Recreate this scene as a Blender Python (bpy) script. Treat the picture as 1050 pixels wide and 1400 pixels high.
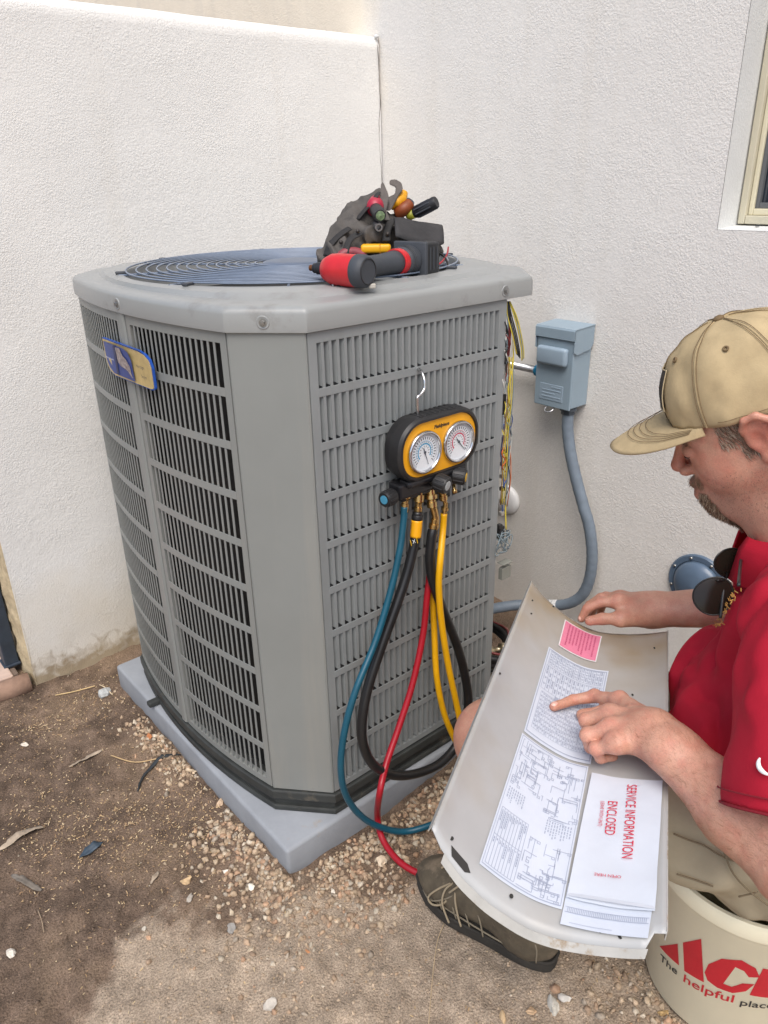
import bpy, bmesh, math, random
import numpy as np
from mathutils import Matrix, Vector, Quaternion
for _o in list(bpy.data.objects): bpy.data.objects.remove(_o, do_unlink=True)
sc = bpy.context.scene
COL = sc.collection
random.seed(7); RNG = np.random.default_rng(7)
# ------------------------------------------------------------------ camera
CAM = np.array([-0.6848, -0.9975, 1.2958]); YAW, PIT, ROL, FPX = 0.8733, 0.4178, -0.0222, 1036.0
_F = np.array([math.cos(YAW)*math.cos(PIT), math.sin(YAW)*math.cos(PIT), -math.sin(PIT)])
_R = np.array([math.sin(YAW), -math.cos(YAW), 0.0]); _U = np.cross(_R, _F)
_R, _U = _R*math.cos(ROL)+_U*math.sin(ROL), -_R*math.sin(ROL)+_U*math.cos(ROL)
cd = bpy.data.cameras.new('camera'); cam = bpy.data.objects.new('camera', cd); COL.objects.link(cam)
cd.sensor_fit = 'VERTICAL'; cd.sensor_height = 24.0; cd.lens = FPX/1400*24.0
cd.clip_start = 0.02; cd.clip_end = 400
cam.matrix_world = Matrix([[_R[i], _U[i], -_F[i], CAM[i]] for i in range(3)]+[[0, 0, 0, 1]])
sc.camera = cam
# ------------------------------------------------------------------ sky, sun, exposure
SUN_EL, SUN_AZ = math.radians(58), math.radians(228)      # direction towards the sun: azimuth from +X
wd = bpy.data.worlds.new('World'); sc.world = wd; wd.use_nodes = True
wn = wd.node_tree.nodes; wl = wd.node_tree.links
sky = wn.new('ShaderNodeTexSky'); sky.sky_type = 'NISHITA'; sky.sun_disc = False
sky.sun_elevation = SUN_EL; sky.sun_rotation = math.radians(90)-SUN_AZ
sky.air_density = 1.0; sky.dust_density = 3.0; sky.ozone_density = 0.8
bgn = wn['Background']; bgn.inputs['Strength'].default_value = 0.115
wl.new(sky.outputs[0], bgn.inputs['Color'])
sl = bpy.data.lights.new('sun', 'SUN'); so = bpy.data.objects.new('sun', sl); COL.objects.link(so)
sl.energy = 1.5; sl.angle = math.radians(40); sl.color = (1.0, 0.965, 0.92)
_sd = Vector((math.cos(SUN_EL)*math.cos(SUN_AZ), math.cos(SUN_EL)*math.sin(SUN_AZ), math.sin(SUN_EL)))
so.rotation_euler = (-_sd).to_track_quat('-Z', 'Y').to_euler(); so.location = (-1, -1, 4)
sc.view_settings.view_transform = 'Standard'; sc.view_settings.look = 'None'
sc.view_settings.exposure = 0.68; sc.view_settings.gamma = 1.0; sc.view_settings.use_curve_mapping = False
sc.render.engine = 'CYCLES'; sc.cycles.use_denoising = True; sc.cycles.max_bounces = 6

# ------------------------------------------------------------------ helpers
def pt(u, v, d):
    """The place d metres ahead of the photographer seen at photo pixel u, v."""
    return CAM + d*(_F + _R*(u-525)/FPX - _U*(v-700)/FPX)
def on(u, v, axis, val):
    D = _F + _R*(u-525)/FPX - _U*(v-700)/FPX
    return CAM + D*((val-CAM[axis])/D[axis])
def pz(u, v, z): return on(u, v, 2, z)
def srgb(r, g, b):
    f = lambda c: (c/255/12.92) if c <= 10 else ((c/255+.055)/1.055)**2.4
    return (f(r), f(g), f(b))
MATS = {}
def mat(name, col, rough=.5, metal=0., var=None, bump=None, spec=.5, col2=None, trans=0., sss=0., bump2=None, rvar=0., attr=None, dirt=None, coat=0., streak=None):
    """var=(scale, amount[, detail]); bump=(scale, strength, detail, distance); dirt=(scale, threshold, colour)"""
    if name in MATS: return MATS[name]
    m = bpy.data.materials.new(name); m.use_nodes = True; nt = m.node_tree; N = nt.nodes; L = nt.links
    b = N['Principled BSDF']; b.inputs['Base Color'].default_value = (*col, 1); b.inputs['Roughness'].default_value = rough
    b.inputs['Metallic'].default_value = metal; b.inputs['Specular IOR Level'].default_value = spec
    if trans: b.inputs['Transmission Weight'].default_value = trans
    if coat: b.inputs['Coat Weight'].default_value = coat
    if sss:
        b.inputs['Subsurface Weight'].default_value = sss; b.inputs['Subsurface Radius'].default_value = (.012, .004, .002); b.inputs['Subsurface Scale'].default_value = .35
    tc = N.new('ShaderNodeTexCoord'); src = None
    if attr:
        a = N.new('ShaderNodeAttribute'); a.attribute_name = attr; src = a.outputs['Color']
    if var:
        n = N.new('ShaderNodeTexNoise'); n.inputs['Scale'].default_value = var[0]; n.inputs['Detail'].default_value = var[2] if len(var) > 2 else 5
        n.inputs['Roughness'].default_value = .62
        L.new(tc.outputs['Object'], n.inputs['Vector'])
        r = N.new('ShaderNodeMapRange'); r.inputs['From Min'].default_value = .3; r.inputs['From Max'].default_value = .7
        L.new(n.outputs['Fac'], r.inputs['Value'])
        mx = N.new('ShaderNodeMix'); mx.data_type = 'RGBA'
        if col2 is None:
            lo = [c*(1-var[1]) for c in col]; hi = [min(1, c*(1+var[1])) for c in col]
        else: lo, hi = col, col2
        if src is not None:
            mx.blend_type = 'MULTIPLY'; mx.inputs['Factor'].default_value = var[1]
            L.new(src, mx.inputs['A']); L.new(r.outputs['Result'], mx.inputs['B'])
        else:
            mx.inputs['A'].default_value = (*lo, 1); mx.inputs['B'].default_value = (*hi, 1); L.new(r.outputs['Result'], mx.inputs['Factor'])
        src = mx.outputs['Result']
        if rvar:
            rr = N.new('ShaderNodeMapRange'); rr.inputs['From Min'].default_value = .3; rr.inputs['From Max'].default_value = .7
            rr.inputs['To Min'].default_value = max(0, rough-rvar); rr.inputs['To Max'].default_value = min(1, rough+rvar)
            L.new(n.outputs['Fac'], rr.inputs['Value']); L.new(rr.outputs['Result'], b.inputs['Roughness'])
    if streak:
        mp = N.new('ShaderNodeMapping'); mp.inputs['Scale'].default_value = (streak[0], streak[0], streak[0]*.06); L.new(tc.outputs['Object'], mp.inputs['Vector'])
        n = N.new('ShaderNodeTexNoise'); n.inputs['Scale'].default_value = 1.; n.inputs['Detail'].default_value = 7; n.inputs['Roughness'].default_value = .65; L.new(mp.outputs[0], n.inputs['Vector'])
        r = N.new('ShaderNodeMapRange'); r.inputs['From Min'].default_value = .52; r.inputs['From Max'].default_value = .75; r.inputs['To Max'].default_value = streak[1]; L.new(n.outputs['Fac'], r.inputs['Value'])
        mx = N.new('ShaderNodeMix'); mx.data_type = 'RGBA'; mx.inputs['B'].default_value = (*streak[2], 1)
        if src is None: mx.inputs['A'].default_value = (*col, 1)
        else: L.new(src, mx.inputs['A'])
        L.new(r.outputs['Result'], mx.inputs['Factor']); src = mx.outputs['Result']
    if dirt:
        n = N.new('ShaderNodeTexNoise'); n.inputs['Scale'].default_value = dirt[0]; n.inputs['Detail'].default_value = 8; n.inputs['Roughness'].default_value = .7
        L.new(tc.outputs['Object'], n.inputs['Vector'])
        r = N.new('ShaderNodeMapRange'); r.inputs['From Min'].default_value = dirt[1]; r.inputs['From Max'].default_value = dirt[1]+.12
        L.new(n.outputs['Fac'], r.inputs['Value'])
        mx = N.new('ShaderNodeMix'); mx.data_type = 'RGBA'; mx.inputs['B'].default_value = (*dirt[2], 1)
        if src is None: mx.inputs['A'].default_value = (*col, 1)
        else: L.new(src, mx.inputs['A'])
        L.new(r.outputs['Result'], mx.inputs['Factor']); src = mx.outputs['Result']
    if src is not None: L.new(src, b.inputs['Base Color'])
    nrm = None
    for bp in (bump, bump2):
        if not bp: continue
        n = N.new('ShaderNodeTexNoise'); n.inputs['Scale'].default_value = bp[0]; n.inputs['Detail'].default_value = bp[2] if len(bp) > 2 else 3
        L.new(tc.outputs['Object'], n.inputs['Vector'])
        u = N.new('ShaderNodeBump'); u.inputs['Strength'].default_value = bp[1]; u.inputs['Distance'].default_value = bp[3] if len(bp) > 3 else .002
        L.new(n.outputs['Fac'], u.inputs['Height'])
        if nrm: L.new(nrm, u.inputs['Normal'])
        nrm = u.outputs['Normal']; L.new(nrm, b.inputs['Normal'])
    MATS[name] = m
    return m

def wm(o):
    w = o.matrix_basis.copy()
    return wm(o.parent) @ o.matrix_parent_inverse @ w if o.parent else w
def setparent(o, p):
    o.parent = p; o.matrix_parent_inverse = wm(p).inverted()
def tag(o, label, cat, group=None, kind=None):
    o['label'] = label; o['category'] = cat
    if group: o['group'] = group
    if kind: o['kind'] = kind
    return o
def thing(name, label, cat, loc, group=None):
    o = bpy.data.objects.new(name, None); COL.objects.link(o); o.location = Vector(loc); o.empty_display_size = .05
    return tag(o, label, cat, group)
def build(name, VF, m, parent=None, M=None, smooth=False, uv=None, colors=None, auto=None, label=None, kind=None):
    """One mesh object from (verts, faces) given in world metres (or in the frame M); its origin is set at its base."""
    V, F = VF[0], VF[1]
    V = np.asarray(V, float).reshape(-1, 3)
    if M is not None:
        A = np.array(M); V = V @ A[:3, :3].T + A[:3, 3]
    lo, hi = V.min(0), V.max(0); c = np.array([(lo[0]+hi[0])/2, (lo[1]+hi[1])/2, lo[2]])
    me = bpy.data.meshes.new(name)
    if isinstance(F, np.ndarray):
        n, k = F.shape
        me.vertices.add(len(V)); me.vertices.foreach_set('co', (V-c).astype(np.float32).ravel())
        me.loops.add(n*k); me.loops.foreach_set('vertex_index', F.astype(np.int32).ravel())
        me.polygons.add(n); me.polygons.foreach_set('loop_start', np.arange(0, n*k, k, dtype=np.int32)); me.update(calc_edges=True)
    else:
        me.from_pydata((V-c).tolist(), [], [tuple(int(i) for i in f) for f in F]); me.update()
    if smooth: me.polygons.foreach_set('use_smooth', [True]*len(me.polygons))
    if colors is not None:
        a = me.color_attributes.new('Col', 'FLOAT_COLOR', 'POINT')
        cc = np.ones((len(V), 4), np.float32); cc[:, :3] = colors; a.data.foreach_set('color', cc.ravel())
    if isinstance(m, (list, tuple)):
        for q in m: me.materials.append(q)
    elif m: me.materials.append(m)
    o = bpy.data.objects.new(name, me); COL.objects.link(o); o.location = Vector(c)
    if auto is not None: autosmooth(me, auto)
    if parent: setparent(o, parent)
    if label: o['label'] = label
    if kind: o['kind'] = kind
    return o
def autosmooth(me, deg):
    bm = bmesh.new(); bm.from_mesh(me); ca = math.cos(math.radians(deg))
    for f in bm.faces: f.smooth = True
    for e in bm.edges:
        if len(e.link_faces) == 2 and e.link_faces[0].normal.dot(e.link_faces[1].normal) < ca: e.smooth = False
    bm.to_mesh(me); bm.free()
def copyobj(o, loc, rot=None, parent=None):
    c = o.copy(); COL.objects.link(c); c.parent = None; c.matrix_parent_inverse = Matrix(); c.location = Vector(loc)
    if rot is not None: c.rotation_euler = rot
    if parent: setparent(c, parent)
    return c
def join(*parts):
    V = []; F = []; n = 0
    for v, f in parts:
        v = np.asarray(v, float).reshape(-1, 3); V.append(v); F += [tuple(int(i)+n for i in q) for q in f]; n += len(v)
    return np.concatenate(V), F
def frame(o, x, y=None, z=None):
    """4x4 with origin o; with z given its third axis is z and the first is as near x as can be, else the first is x."""
    x = Vector(x).normalized()
    if z is not None:
        z = Vector(z).normalized(); y = z.cross(x).normalized(); x = y.cross(z)
    else:
        z = x.cross(Vector(y)).normalized(); y = z.cross(x)
    return Matrix(((x.x, y.x, z.x, o[0]), (x.y, y.y, z.y, o[1]), (x.z, y.z, z.z, o[2]), (0, 0, 0, 1)))
def box(c, s, bev=0., seg=2):
    bm = bmesh.new(); bmesh.ops.create_cube(bm, size=1.0)
    bmesh.ops.scale(bm, vec=Vector(s), verts=bm.verts); bmesh.ops.translate(bm, vec=Vector(c), verts=bm.verts)
    if bev: bmesh.ops.bevel(bm, geom=list(bm.edges), offset=bev, segments=seg, affect='EDGES', profile=.5, clamp_overlap=True)
    bm.verts.ensure_lookup_table(); v = [tuple(q.co) for q in bm.verts]; f = [[q.index for q in p.verts] for p in bm.faces]; bm.free()
    return v, f
def box2(lo, hi, bev=0., seg=2):
    lo = np.array(lo, float); hi = np.array(hi, float); return box((lo+hi)/2, hi-lo, bev, seg)
def extrude(poly, z0, z1, bev=0.):
    """A plan polygon (counter-clockwise) raised from z0 to z1."""
    bm = bmesh.new(); vs = [bm.verts.new((p[0], p[1], z0)) for p in poly]; f = bm.faces.new(vs)
    r = bmesh.ops.extrude_face_region(bm, geom=[f]); up = [q for q in r['geom'] if isinstance(q, bmesh.types.BMVert)]
    bmesh.ops.translate(bm, vec=(0, 0, z1-z0), verts=up); bmesh.ops.recalc_face_normals(bm, faces=bm.faces)
    if bev:
        es = [e for e in bm.edges if abs(e.verts[0].co.z-e.verts[1].co.z) < 1e-6]
        bmesh.ops.bevel(bm, geom=es, offset=bev, segments=2, affect='EDGES', profile=.5)
    bm.verts.index_update(); v = [tuple(q.co) for q in bm.verts]; F = [[q.index for q in p.verts] for p in bm.faces]; bm.free()
    return v, F
def lathe(prof, seg=32, cap=True):
    """prof: (radius, z) pairs, turned round z."""
    V = []; F = []; n = len(prof)
    for i in range(seg):
        a = 2*math.pi*i/seg
        for r, z in prof: V.append((r*math.cos(a), r*math.sin(a), z))
    for i in range(seg):
        j = (i+1) % seg
        for k in range(n-1): F.append((i*n+k, j*n+k, j*n+k+1, i*n+k+1))
    if cap:
        if prof[0][0] > 1e-6: F.append([i*n for i in range(seg)][::-1])
        if prof[-1][0] > 1e-6: F.append([i*n+n-1 for i in range(seg)])
    return V, F
def smooth_path(P, n=8):
    """Catmull-Rom through the points P (rows may carry a radius in a 4th column)."""
    P = np.asarray(P, float); Q = np.vstack([2*P[0]-P[1], P, 2*P[-1]-P[-2]]); out = []
    for i in range(1, len(Q)-2):
        a, b, c, d = Q[i-1:i+3]
        for t in np.linspace(0, 1, n, endpoint=False):
            out.append(.5*((2*b)+(-a+c)*t+(2*a-5*b+4*c-d)*t*t+(-a+3*b-3*c+d)*t**3))
    out.append(Q[-2]); return np.array(out)
def tube(P, r, seg=10, cap=True, flat=1.):
    P = np.asarray(P, float); R = np.full(len(P), r) if np.isscalar(r) else np.asarray(r, float); P = P[:, :3]
    T = np.gradient(P, axis=0); T /= np.linalg.norm(T, axis=1)[:, None]+1e-12
    up = np.array([0, 0, 1.]) if abs(T[0][2]) < .9 else np.array([1., 0, 0])
    nrm = np.cross(np.cross(T[0], up), T[0]); nrm /= np.linalg.norm(nrm); V = []; F = []
    for i in range(len(P)):
        nrm = nrm-T[i]*(nrm@T[i]); nrm /= np.linalg.norm(nrm)+1e-12; bi = np.cross(T[i], nrm)
        for k in range(seg):
            a = 2*math.pi*k/seg; V.append(P[i]+R[i]*(math.cos(a)*nrm*flat+math.sin(a)*bi))
    for i in range(len(P)-1):
        for k in range(seg): F.append((i*seg+k, i*seg+(k+1) % seg, (i+1)*seg+(k+1) % seg, (i+1)*seg+k))
    if cap: F.append(list(range(seg))[::-1]); F.append([(len(P)-1)*seg+k for k in range(seg)])
    return np.array(V), F
def torus(R, r, seg=48, s2=8):
    V = []; F = []
    for i in range(seg):
        a = 2*math.pi*i/seg
        for k in range(s2):
            b = 2*math.pi*k/s2; V.append(((R+r*math.cos(b))*math.cos(a), (R+r*math.cos(b))*math.sin(a), r*math.sin(b)))
    for i in range(seg):
        for k in range(s2): F.append((i*s2+k, ((i+1) % seg)*s2+k, ((i+1) % seg)*s2+(k+1) % s2, i*s2+(k+1) % s2))
    return V, F
def xf(VF, M):
    A = np.array(M); return np.asarray(VF[0], float) @ A[:3, :3].T + A[:3, 3], VF[1]
def text_mesh(s, size, depth=.0002, align='CENTER', font_shear=0., offset=0., sx=1.):
    cu = bpy.data.curves.new('lettering', 'FONT'); cu.body = s; cu.size = size; cu.align_x = align; cu.align_y = 'CENTER'; cu.extrude = depth
    cu.shear = font_shear; cu.offset = offset; cu.resolution_u = 4
    o = bpy.data.objects.new('lettering', cu); COL.objects.link(o); dg = bpy.context.evaluated_depsgraph_get(); dg.update()
    me = o.evaluated_get(dg).to_mesh(); V = np.array([v.co for v in me.vertices]); F = [list(p.vertices) for p in me.polygons]
    o.evaluated_get(dg).to_mesh_clear(); bpy.data.objects.remove(o); bpy.data.curves.remove(cu)
    V = V.reshape(-1, 3); V[:, 0] *= sx
    return V, F
def _h(ix, iy, iz, s):
    n = (ix*374761393+iy*668265263+iz*1274126177+s*974711) & 0xffffffff
    n = ((n ^ (n >> 13))*1274126177) & 0xffffffff
    return ((n ^ (n >> 16)) & 0xffff)/65535.0
def vnoise(P, f, s=0):
    P = np.asarray(P, float)*f; i = np.floor(P).astype(np.int64); t = P-i; t = t*t*(3-2*t); r = 0
    for a in (0, 1):
        for b in (0, 1):
            for c in (0, 1):
                w = (t[..., 0] if a else 1-t[..., 0])*(t[..., 1] if b else 1-t[..., 1])*(t[..., 2] if c else 1-t[..., 2])
                r = r+w*_h(i[..., 0]+a, i[..., 1]+b, i[..., 2]+c, s)
    return r*2-1
def fbm(P, f, o=4, s=0):
    r = 0; a = 1.
    for k in range(o): r = r+a*vnoise(P, f*2**k, s+k); a *= .5
    return r
class SDF:
    """A solid described by blended primitives on a grid of step h, meshed with surface nets."""
    def __init__(s, lo, hi, h):
        s.lo = np.array(lo, float); s.h = h; s.n = np.ceil((np.array(hi, float)-s.lo)/h).astype(int)+1
        s.D = np.full(s.n, .05, np.float32)
    def _sub(s, lo, hi):
        a = np.clip(np.floor((np.array(lo)-s.lo)/s.h).astype(int), 0, s.n-1); b = np.clip(np.ceil((np.array(hi)-s.lo)/s.h).astype(int)+1, 1, s.n)
        if (b-a).min() < 1: return None, None
        g = [(s.lo[k]+s.h*np.arange(a[k], b[k])).astype(np.float32) for k in range(3)]
        return tuple(slice(a[k], b[k]) for k in range(3)), (g[0][:, None, None], g[1][None, :, None], g[2][None, None, :])
    def _put(s, sl, d, k, cut):
        A = s.D[sl]
        if cut: A, d = -A, d
        if k > 0:
            h = np.clip(.5+.5*(A-d)/k, 0, 1); r = A+(d-A)*h-k*h*(1-h)
        else: r = np.minimum(A, d)
        s.D[sl] = -r if cut else r
    def cap(s, a, b, ra, rb, k=.01, cut=False, flat=None):
        """flat=(direction, factor): squeezes the round section along that direction."""
        a = np.array(a, float); b = np.array(b, float); m = max(ra, rb)*1.3+k+2*s.h
        sl, g = s._sub(np.minimum(a, b)-m, np.maximum(a, b)+m)
        if sl is None: return s
        ba = b-a; L = ba@ba+1e-12; q = [g[i]-a[i] for i in range(3)]
        t = np.clip((q[0]*ba[0]+q[1]*ba[1]+q[2]*ba[2])/L, 0, 1); q = [q[i]-t*ba[i] for i in range(3)]
        d2 = q[0]**2+q[1]**2+q[2]**2
        if flat is not None:
            n = np.array(flat[0], float); n /= np.linalg.norm(n); e = q[0]*n[0]+q[1]*n[1]+q[2]*n[2]; d2 = d2+e*e*(1/flat[1]**2-1)
        s._put(sl, np.sqrt(d2)-(ra+(rb-ra)*t), k, cut); return s
    def ell(s, c, r, rot=None, k=.01, cut=False):
        c = np.array(c, float); r = np.array(r, float); m = r.max()+k+2*s.h; sl, g = s._sub(c-m, c+m)
        if sl is None: return s
        q = [g[i]-c[i] for i in range(3)]
        if rot is not None:
            A = np.array(rot, float)[:3, :3]; q = [q[0]*A[0, i]+q[1]*A[1, i]+q[2]*A[2, i] for i in range(3)]
        k0 = np.sqrt((q[0]/r[0])**2+(q[1]/r[1])**2+(q[2]/r[2])**2); k1 = np.sqrt((q[0]/r[0]**2)**2+(q[1]/r[1]**2)**2+(q[2]/r[2]**2)**2)+1e-9
        s._put(sl, k0*(k0-1)/k1, k, cut); return s
    def plane(s, p, n, k=.002):
        """Keeps what lies behind the plane (against n)."""
        n = np.array(n, float); n /= np.linalg.norm(n); sl, g = s._sub(s.lo, s.lo+s.h*s.n)
        d = (g[0]-p[0])*n[0]+(g[1]-p[1])*n[1]+(g[2]-p[2])*n[2]; s._put(sl, -d, k, True); return s
    def warp(s, fn, band=.02):
        I = np.argwhere(np.abs(s.D) < band); P = s.lo+s.h*I; s.D[tuple(I.T)] += fn(P).astype(np.float32); return s
    def mesh(s):
        D = s.D; S = D < 0; n = np.array(D.shape); o = [(i, j, k) for i in (0, 1) for j in (0, 1) for k in (0, 1)]
        sub = lambda A, c: A[c[0]:n[0]-1+c[0], c[1]:n[1]-1+c[1], c[2]:n[2]-1+c[2]]
        cnt = sum(sub(S, c).astype(np.int8) for c in o); act = np.argwhere((cnt > 0) & (cnt < 8))
        val = np.stack([D[act[:, 0]+c[0], act[:, 1]+c[1], act[:, 2]+c[2]] for c in o], 1); acc = np.zeros((len(act), 3)); w = np.zeros(len(act))
        for x in range(8):
            for y in range(x+1, 8):
                if sum(abs(o[x][q]-o[y][q]) for q in range(3)) != 1: continue
                va, vb = val[:, x], val[:, y]; c = (va < 0) != (vb < 0); t = np.where(c, va/(va-vb+1e-20), 0)
                p = np.array(o[x])[None]+t[:, None]*(np.array(o[y])-np.array(o[x]))[None]; acc += np.where(c[:, None], p, 0); w += c
        V = s.lo+s.h*(act+acc/np.maximum(w, 1)[:, None]); idx = np.full(n-1, -1, np.int32); idx[tuple(act.T)] = np.arange(len(act)); Fs = []
        for ax in range(3):
            e = np.zeros(3, int); e[ax] = 1; u, v = (ax+1) % 3, (ax+2) % 3
            a = S[tuple(slice(0, n[q]-e[q]) for q in range(3))]; b = S[tuple(slice(e[q], n[q]) for q in range(3))]
            E = np.argwhere(a != b); E = E[(E[:, u] > 0) & (E[:, v] > 0) & (E[:, u] < n[u]-1) & (E[:, v] < n[v]-1)]
            if not len(E): continue
            ins = S[tuple(E.T)]; du = np.zeros(3, int); du[u] = 1; dv = np.zeros(3, int); dv[v] = 1
            g = lambda q: idx[tuple(q.T)]
            Q = np.stack([g(E-du-dv), g(E-dv), g(E), g(E-du)], 1); Q[~ins] = Q[~ins][:, ::-1]; Fs.append(Q)
        F = np.concatenate(Fs); F = F[(F >= 0).all(1)]
        return V, F
def relax(V, F, it=2, lam=.5):
    V = V.copy(); n = len(V)
    for _ in range(it):
        A = np.zeros_like(V); c = np.zeros(n)
        for k in range(F.shape[1]):
            a = F[:, k]; b = F[:, (k+1) % F.shape[1]]
            np.add.at(A, a, V[b]); np.add.at(c, a, 1); np.add.at(A, b, V[a]); np.add.at(c, b, 1)
        V += lam*(A/np.maximum(c, 1)[:, None]-V)
    return V
# ================================================================== THE SETTING
HX, GY, GX0, GTOP = 1.015, 1.0, -0.31, 1.668      # house wall plane, garden wall plane, its free end, its top
def stucco_mat(name, col, cream=None, seed=0., base=None):
    m = bpy.data.materials.new(name); m.use_nodes = True; nt = m.node_tree; N = nt.nodes; L = nt.links; b = N['Principled BSDF']
    b.inputs['Roughness'].default_value = .9; b.inputs['Specular IOR Level'].default_value = .2
    g = N.new('ShaderNodeNewGeometry'); pos = g.outputs['Position']
    def noise(sc_, det=4, dist=0.):
        n = N.new('ShaderNodeTexNoise'); n.inputs['Scale'].default_value = sc_; n.inputs['Detail'].default_value = det; n.inputs['Distortion'].default_value = dist
        L.new(pos, n.inputs['Vector']); return n.outputs['Fac']
    def rng(v, a, c, lo=0., hi=1.):
        r = N.new('ShaderNodeMapRange'); r.inputs['From Min'].default_value = a; r.inputs['From Max'].default_value = c
        r.inputs['To Min'].default_value = lo; r.inputs['To Max'].default_value = hi; L.new(v, r.inputs['Value']); return r.outputs['Result']
    def mix(f, A, B):
        x = N.new('ShaderNodeMix'); x.data_type = 'RGBA'; L.new(f, x.inputs['Factor'])
        for s_, v in (('A', A), ('B', B)):
            if isinstance(v, tuple): x.inputs[s_].default_value = (*v, 1)
            else: L.new(v, x.inputs[s_])
        return x.outputs['Result']
    def math_(op, a, c):
        x = N.new('ShaderNodeMath'); x.operation = op
        for i, v in enumerate((a, c)):
            if isinstance(v, (int, float)): x.inputs[i].default_value = v
            else: L.new(v, x.inputs[i])
        return x.outputs[0]
    sp = N.new('ShaderNodeSeparateXYZ'); L.new(pos, sp.inputs[0])
    c = mix(rng(noise(2.2, 5), .3, .7), tuple(v*.95 for v in col), tuple(min(1, v*1.03) for v in col))
    c = mix(rng(noise(160, 3), .35, .7), tuple(v*.93 for v in col), c)
    if cream:      # warm sunlight beyond the garden wall, put into the stucco colour as cream
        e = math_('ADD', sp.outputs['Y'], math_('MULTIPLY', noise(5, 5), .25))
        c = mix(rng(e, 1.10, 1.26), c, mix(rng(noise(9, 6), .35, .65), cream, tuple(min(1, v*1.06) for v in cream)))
    # faint run-off streaks down the render
    mp = N.new('ShaderNodeMapping'); mp.inputs['Scale'].default_value = (9, 9, .35); L.new(pos, mp.inputs['Vector'])
    sn = N.new('ShaderNodeTexNoise'); sn.inputs['Scale'].default_value = 1.6; sn.inputs['Detail'].default_value = 6; L.new(mp.outputs[0], sn.inputs['Vector'])
    c = mix(rng(sn.outputs['Fac'], .56, .72, 0., .22), c, tuple(v*k_ for v, k_ in zip(col, (.86, .83, .78))))
    if base:       # soil splashed up and flaking paint along the foot of the wall
        h_ = math_('SUBTRACT', sp.outputs['Z'], math_('MULTIPLY', noise(34, 7, .6), .19))
        c = mix(rng(h_, -.085, -.02, 1., 0.), c, base)
        h2 = math_('SUBTRACT', sp.outputs['Z'], math_('MULTIPLY', noise(4.5, 6), .62))
        c = mix(rng(h2, -.25, .05, .5, 0.), c, srgb(205, 190, 160))
    L.new(c, b.inputs['Base Color'])
    a1 = noise(240, 3, 0.); a2 = noise(70, 4); a3 = noise(11, 4)
    hgt = math_('ADD', math_('ADD', math_('MULTIPLY', rng(a1, .32, .68), math_('ADD', .35, math_('MULTIPLY', rng(a3, .35, .65), .45))), math_('MULTIPLY', a2, .75)), math_('MULTIPLY', a3, 1.6))
    bp = N.new('ShaderNodeBump'); bp.inputs['Strength'].default_value = .5; bp.inputs['Distance'].default_value = .0019
    L.new(hgt, bp.inputs['Height']); L.new(bp.outputs[0], b.inputs['Normal'])
    return m
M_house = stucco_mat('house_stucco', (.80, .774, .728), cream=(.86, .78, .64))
M_gard = stucco_mat('garden_wall_stucco', (.80, .788, .758), base=(.20, .145, .10))
M_reveal = mat('reveal_paint', (.70, .71, .70), .85, bump=(200, .45, 3, .002), var=(6, .05))
# ---- house: one long wall with a recessed window
house = thing('house', 'white stucco house wall with a recessed window behind the seated man', 'house', (HX+.1, 0, 0))
WY1, WY0, WZ0, WZ1 = -.125, -1.05, 1.1725, 2.25     # window opening
def wall_with_hole():
    Y0, Y1, Z0, Z1 = -4.5, 6.0, -.2, 4.2
    V = []; F = []
    for x in (HX, HX+.22):
        V += [(x, Y0, Z0), (x, Y1, Z0), (x, Y1, Z1), (x, Y0, Z1), (x, WY0, WZ0), (x, WY1, WZ0), (x, WY1, WZ1), (x, WY0, WZ1)]
    for k in range(4):
        j = (k+1) % 4
        F.append((k, 4+k, 4+j, j)); F.append((8+k, 8+j, 12+j, 12+k)); F.append((k, j, 8+j, 8+k))
    return V, F
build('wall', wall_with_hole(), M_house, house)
RV = [(HX+.002, WY1, WZ0), (HX+.002, WY0, WZ0), (HX+.002, WY0, WZ1), (HX+.002, WY1, WZ1)]
rvv = []; rvf = []
dpt = .19
for q in RV: rvv.append(q)
for q in RV: rvv.append((HX+dpt, q[1], q[2]))
for q, (iy, iz) in zip(RV, ((-1, 1), (1, 1), (1, -1), (-1, -1))): rvv.append((HX-.004, q[1]+iy*-.012*0+.0, q[2]))
inner = []
for q, (iy, iz) in zip(RV, ((-1, 1), (1, 1), (1, -1), (-1, -1))): inner.append((q[1]+iy*.0006, q[2]+iz*.0006))
lv = [(HX+.0005, a, b_) for a, b_ in inner]+[(HX+dpt, a, b_+(.010 if i < 2 else 0)) for i, (a, b_) in enumerate(inner)]
build('window_reveal', (lv, [(k, (k+1) % 4, 4+(k+1) % 4, 4+k) for k in range(4)]), M_reveal, house)
M_winfr = mat('window_frame_paint', srgb(196, 190, 168), .45, var=(12, .06), bump=(60, .08, 2, .001))
M_wing = mat('window_gasket', (.03, .035, .04), .5)
win = build('window', join(box2((HX+.078, WY1-.020, WZ0+.008), (HX+.135, WY1-.004, WZ1-.004), .003),
                           box2((HX+.0782, WY0+.004, WZ0+.0085), (HX+.1352, WY1-.0205, WZ0+.026), .002),
                           box2((HX+.0781, WY0+.004, WZ0+.0265), (HX+.1351, WY0+.038, WZ1-.004), .003),
                           box2((HX+.0783, WY0+.0385, WZ1-.038), (HX+.1353, WY1-.0205, WZ1-.004), .003)), M_winfr, house)
build('sash', join(box2((HX+.088, WY1-.031, WZ0+.0262), (HX+.125, WY1-.0208, WZ1-.04), .002), box2((HX+.088, WY0+.04, WZ0+.0263), (HX+.125, WY1-.0312, WZ0+.040), .002)), mat('sash_paint', srgb(214, 207, 180), .45, var=(15, .05)), win)
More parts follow.
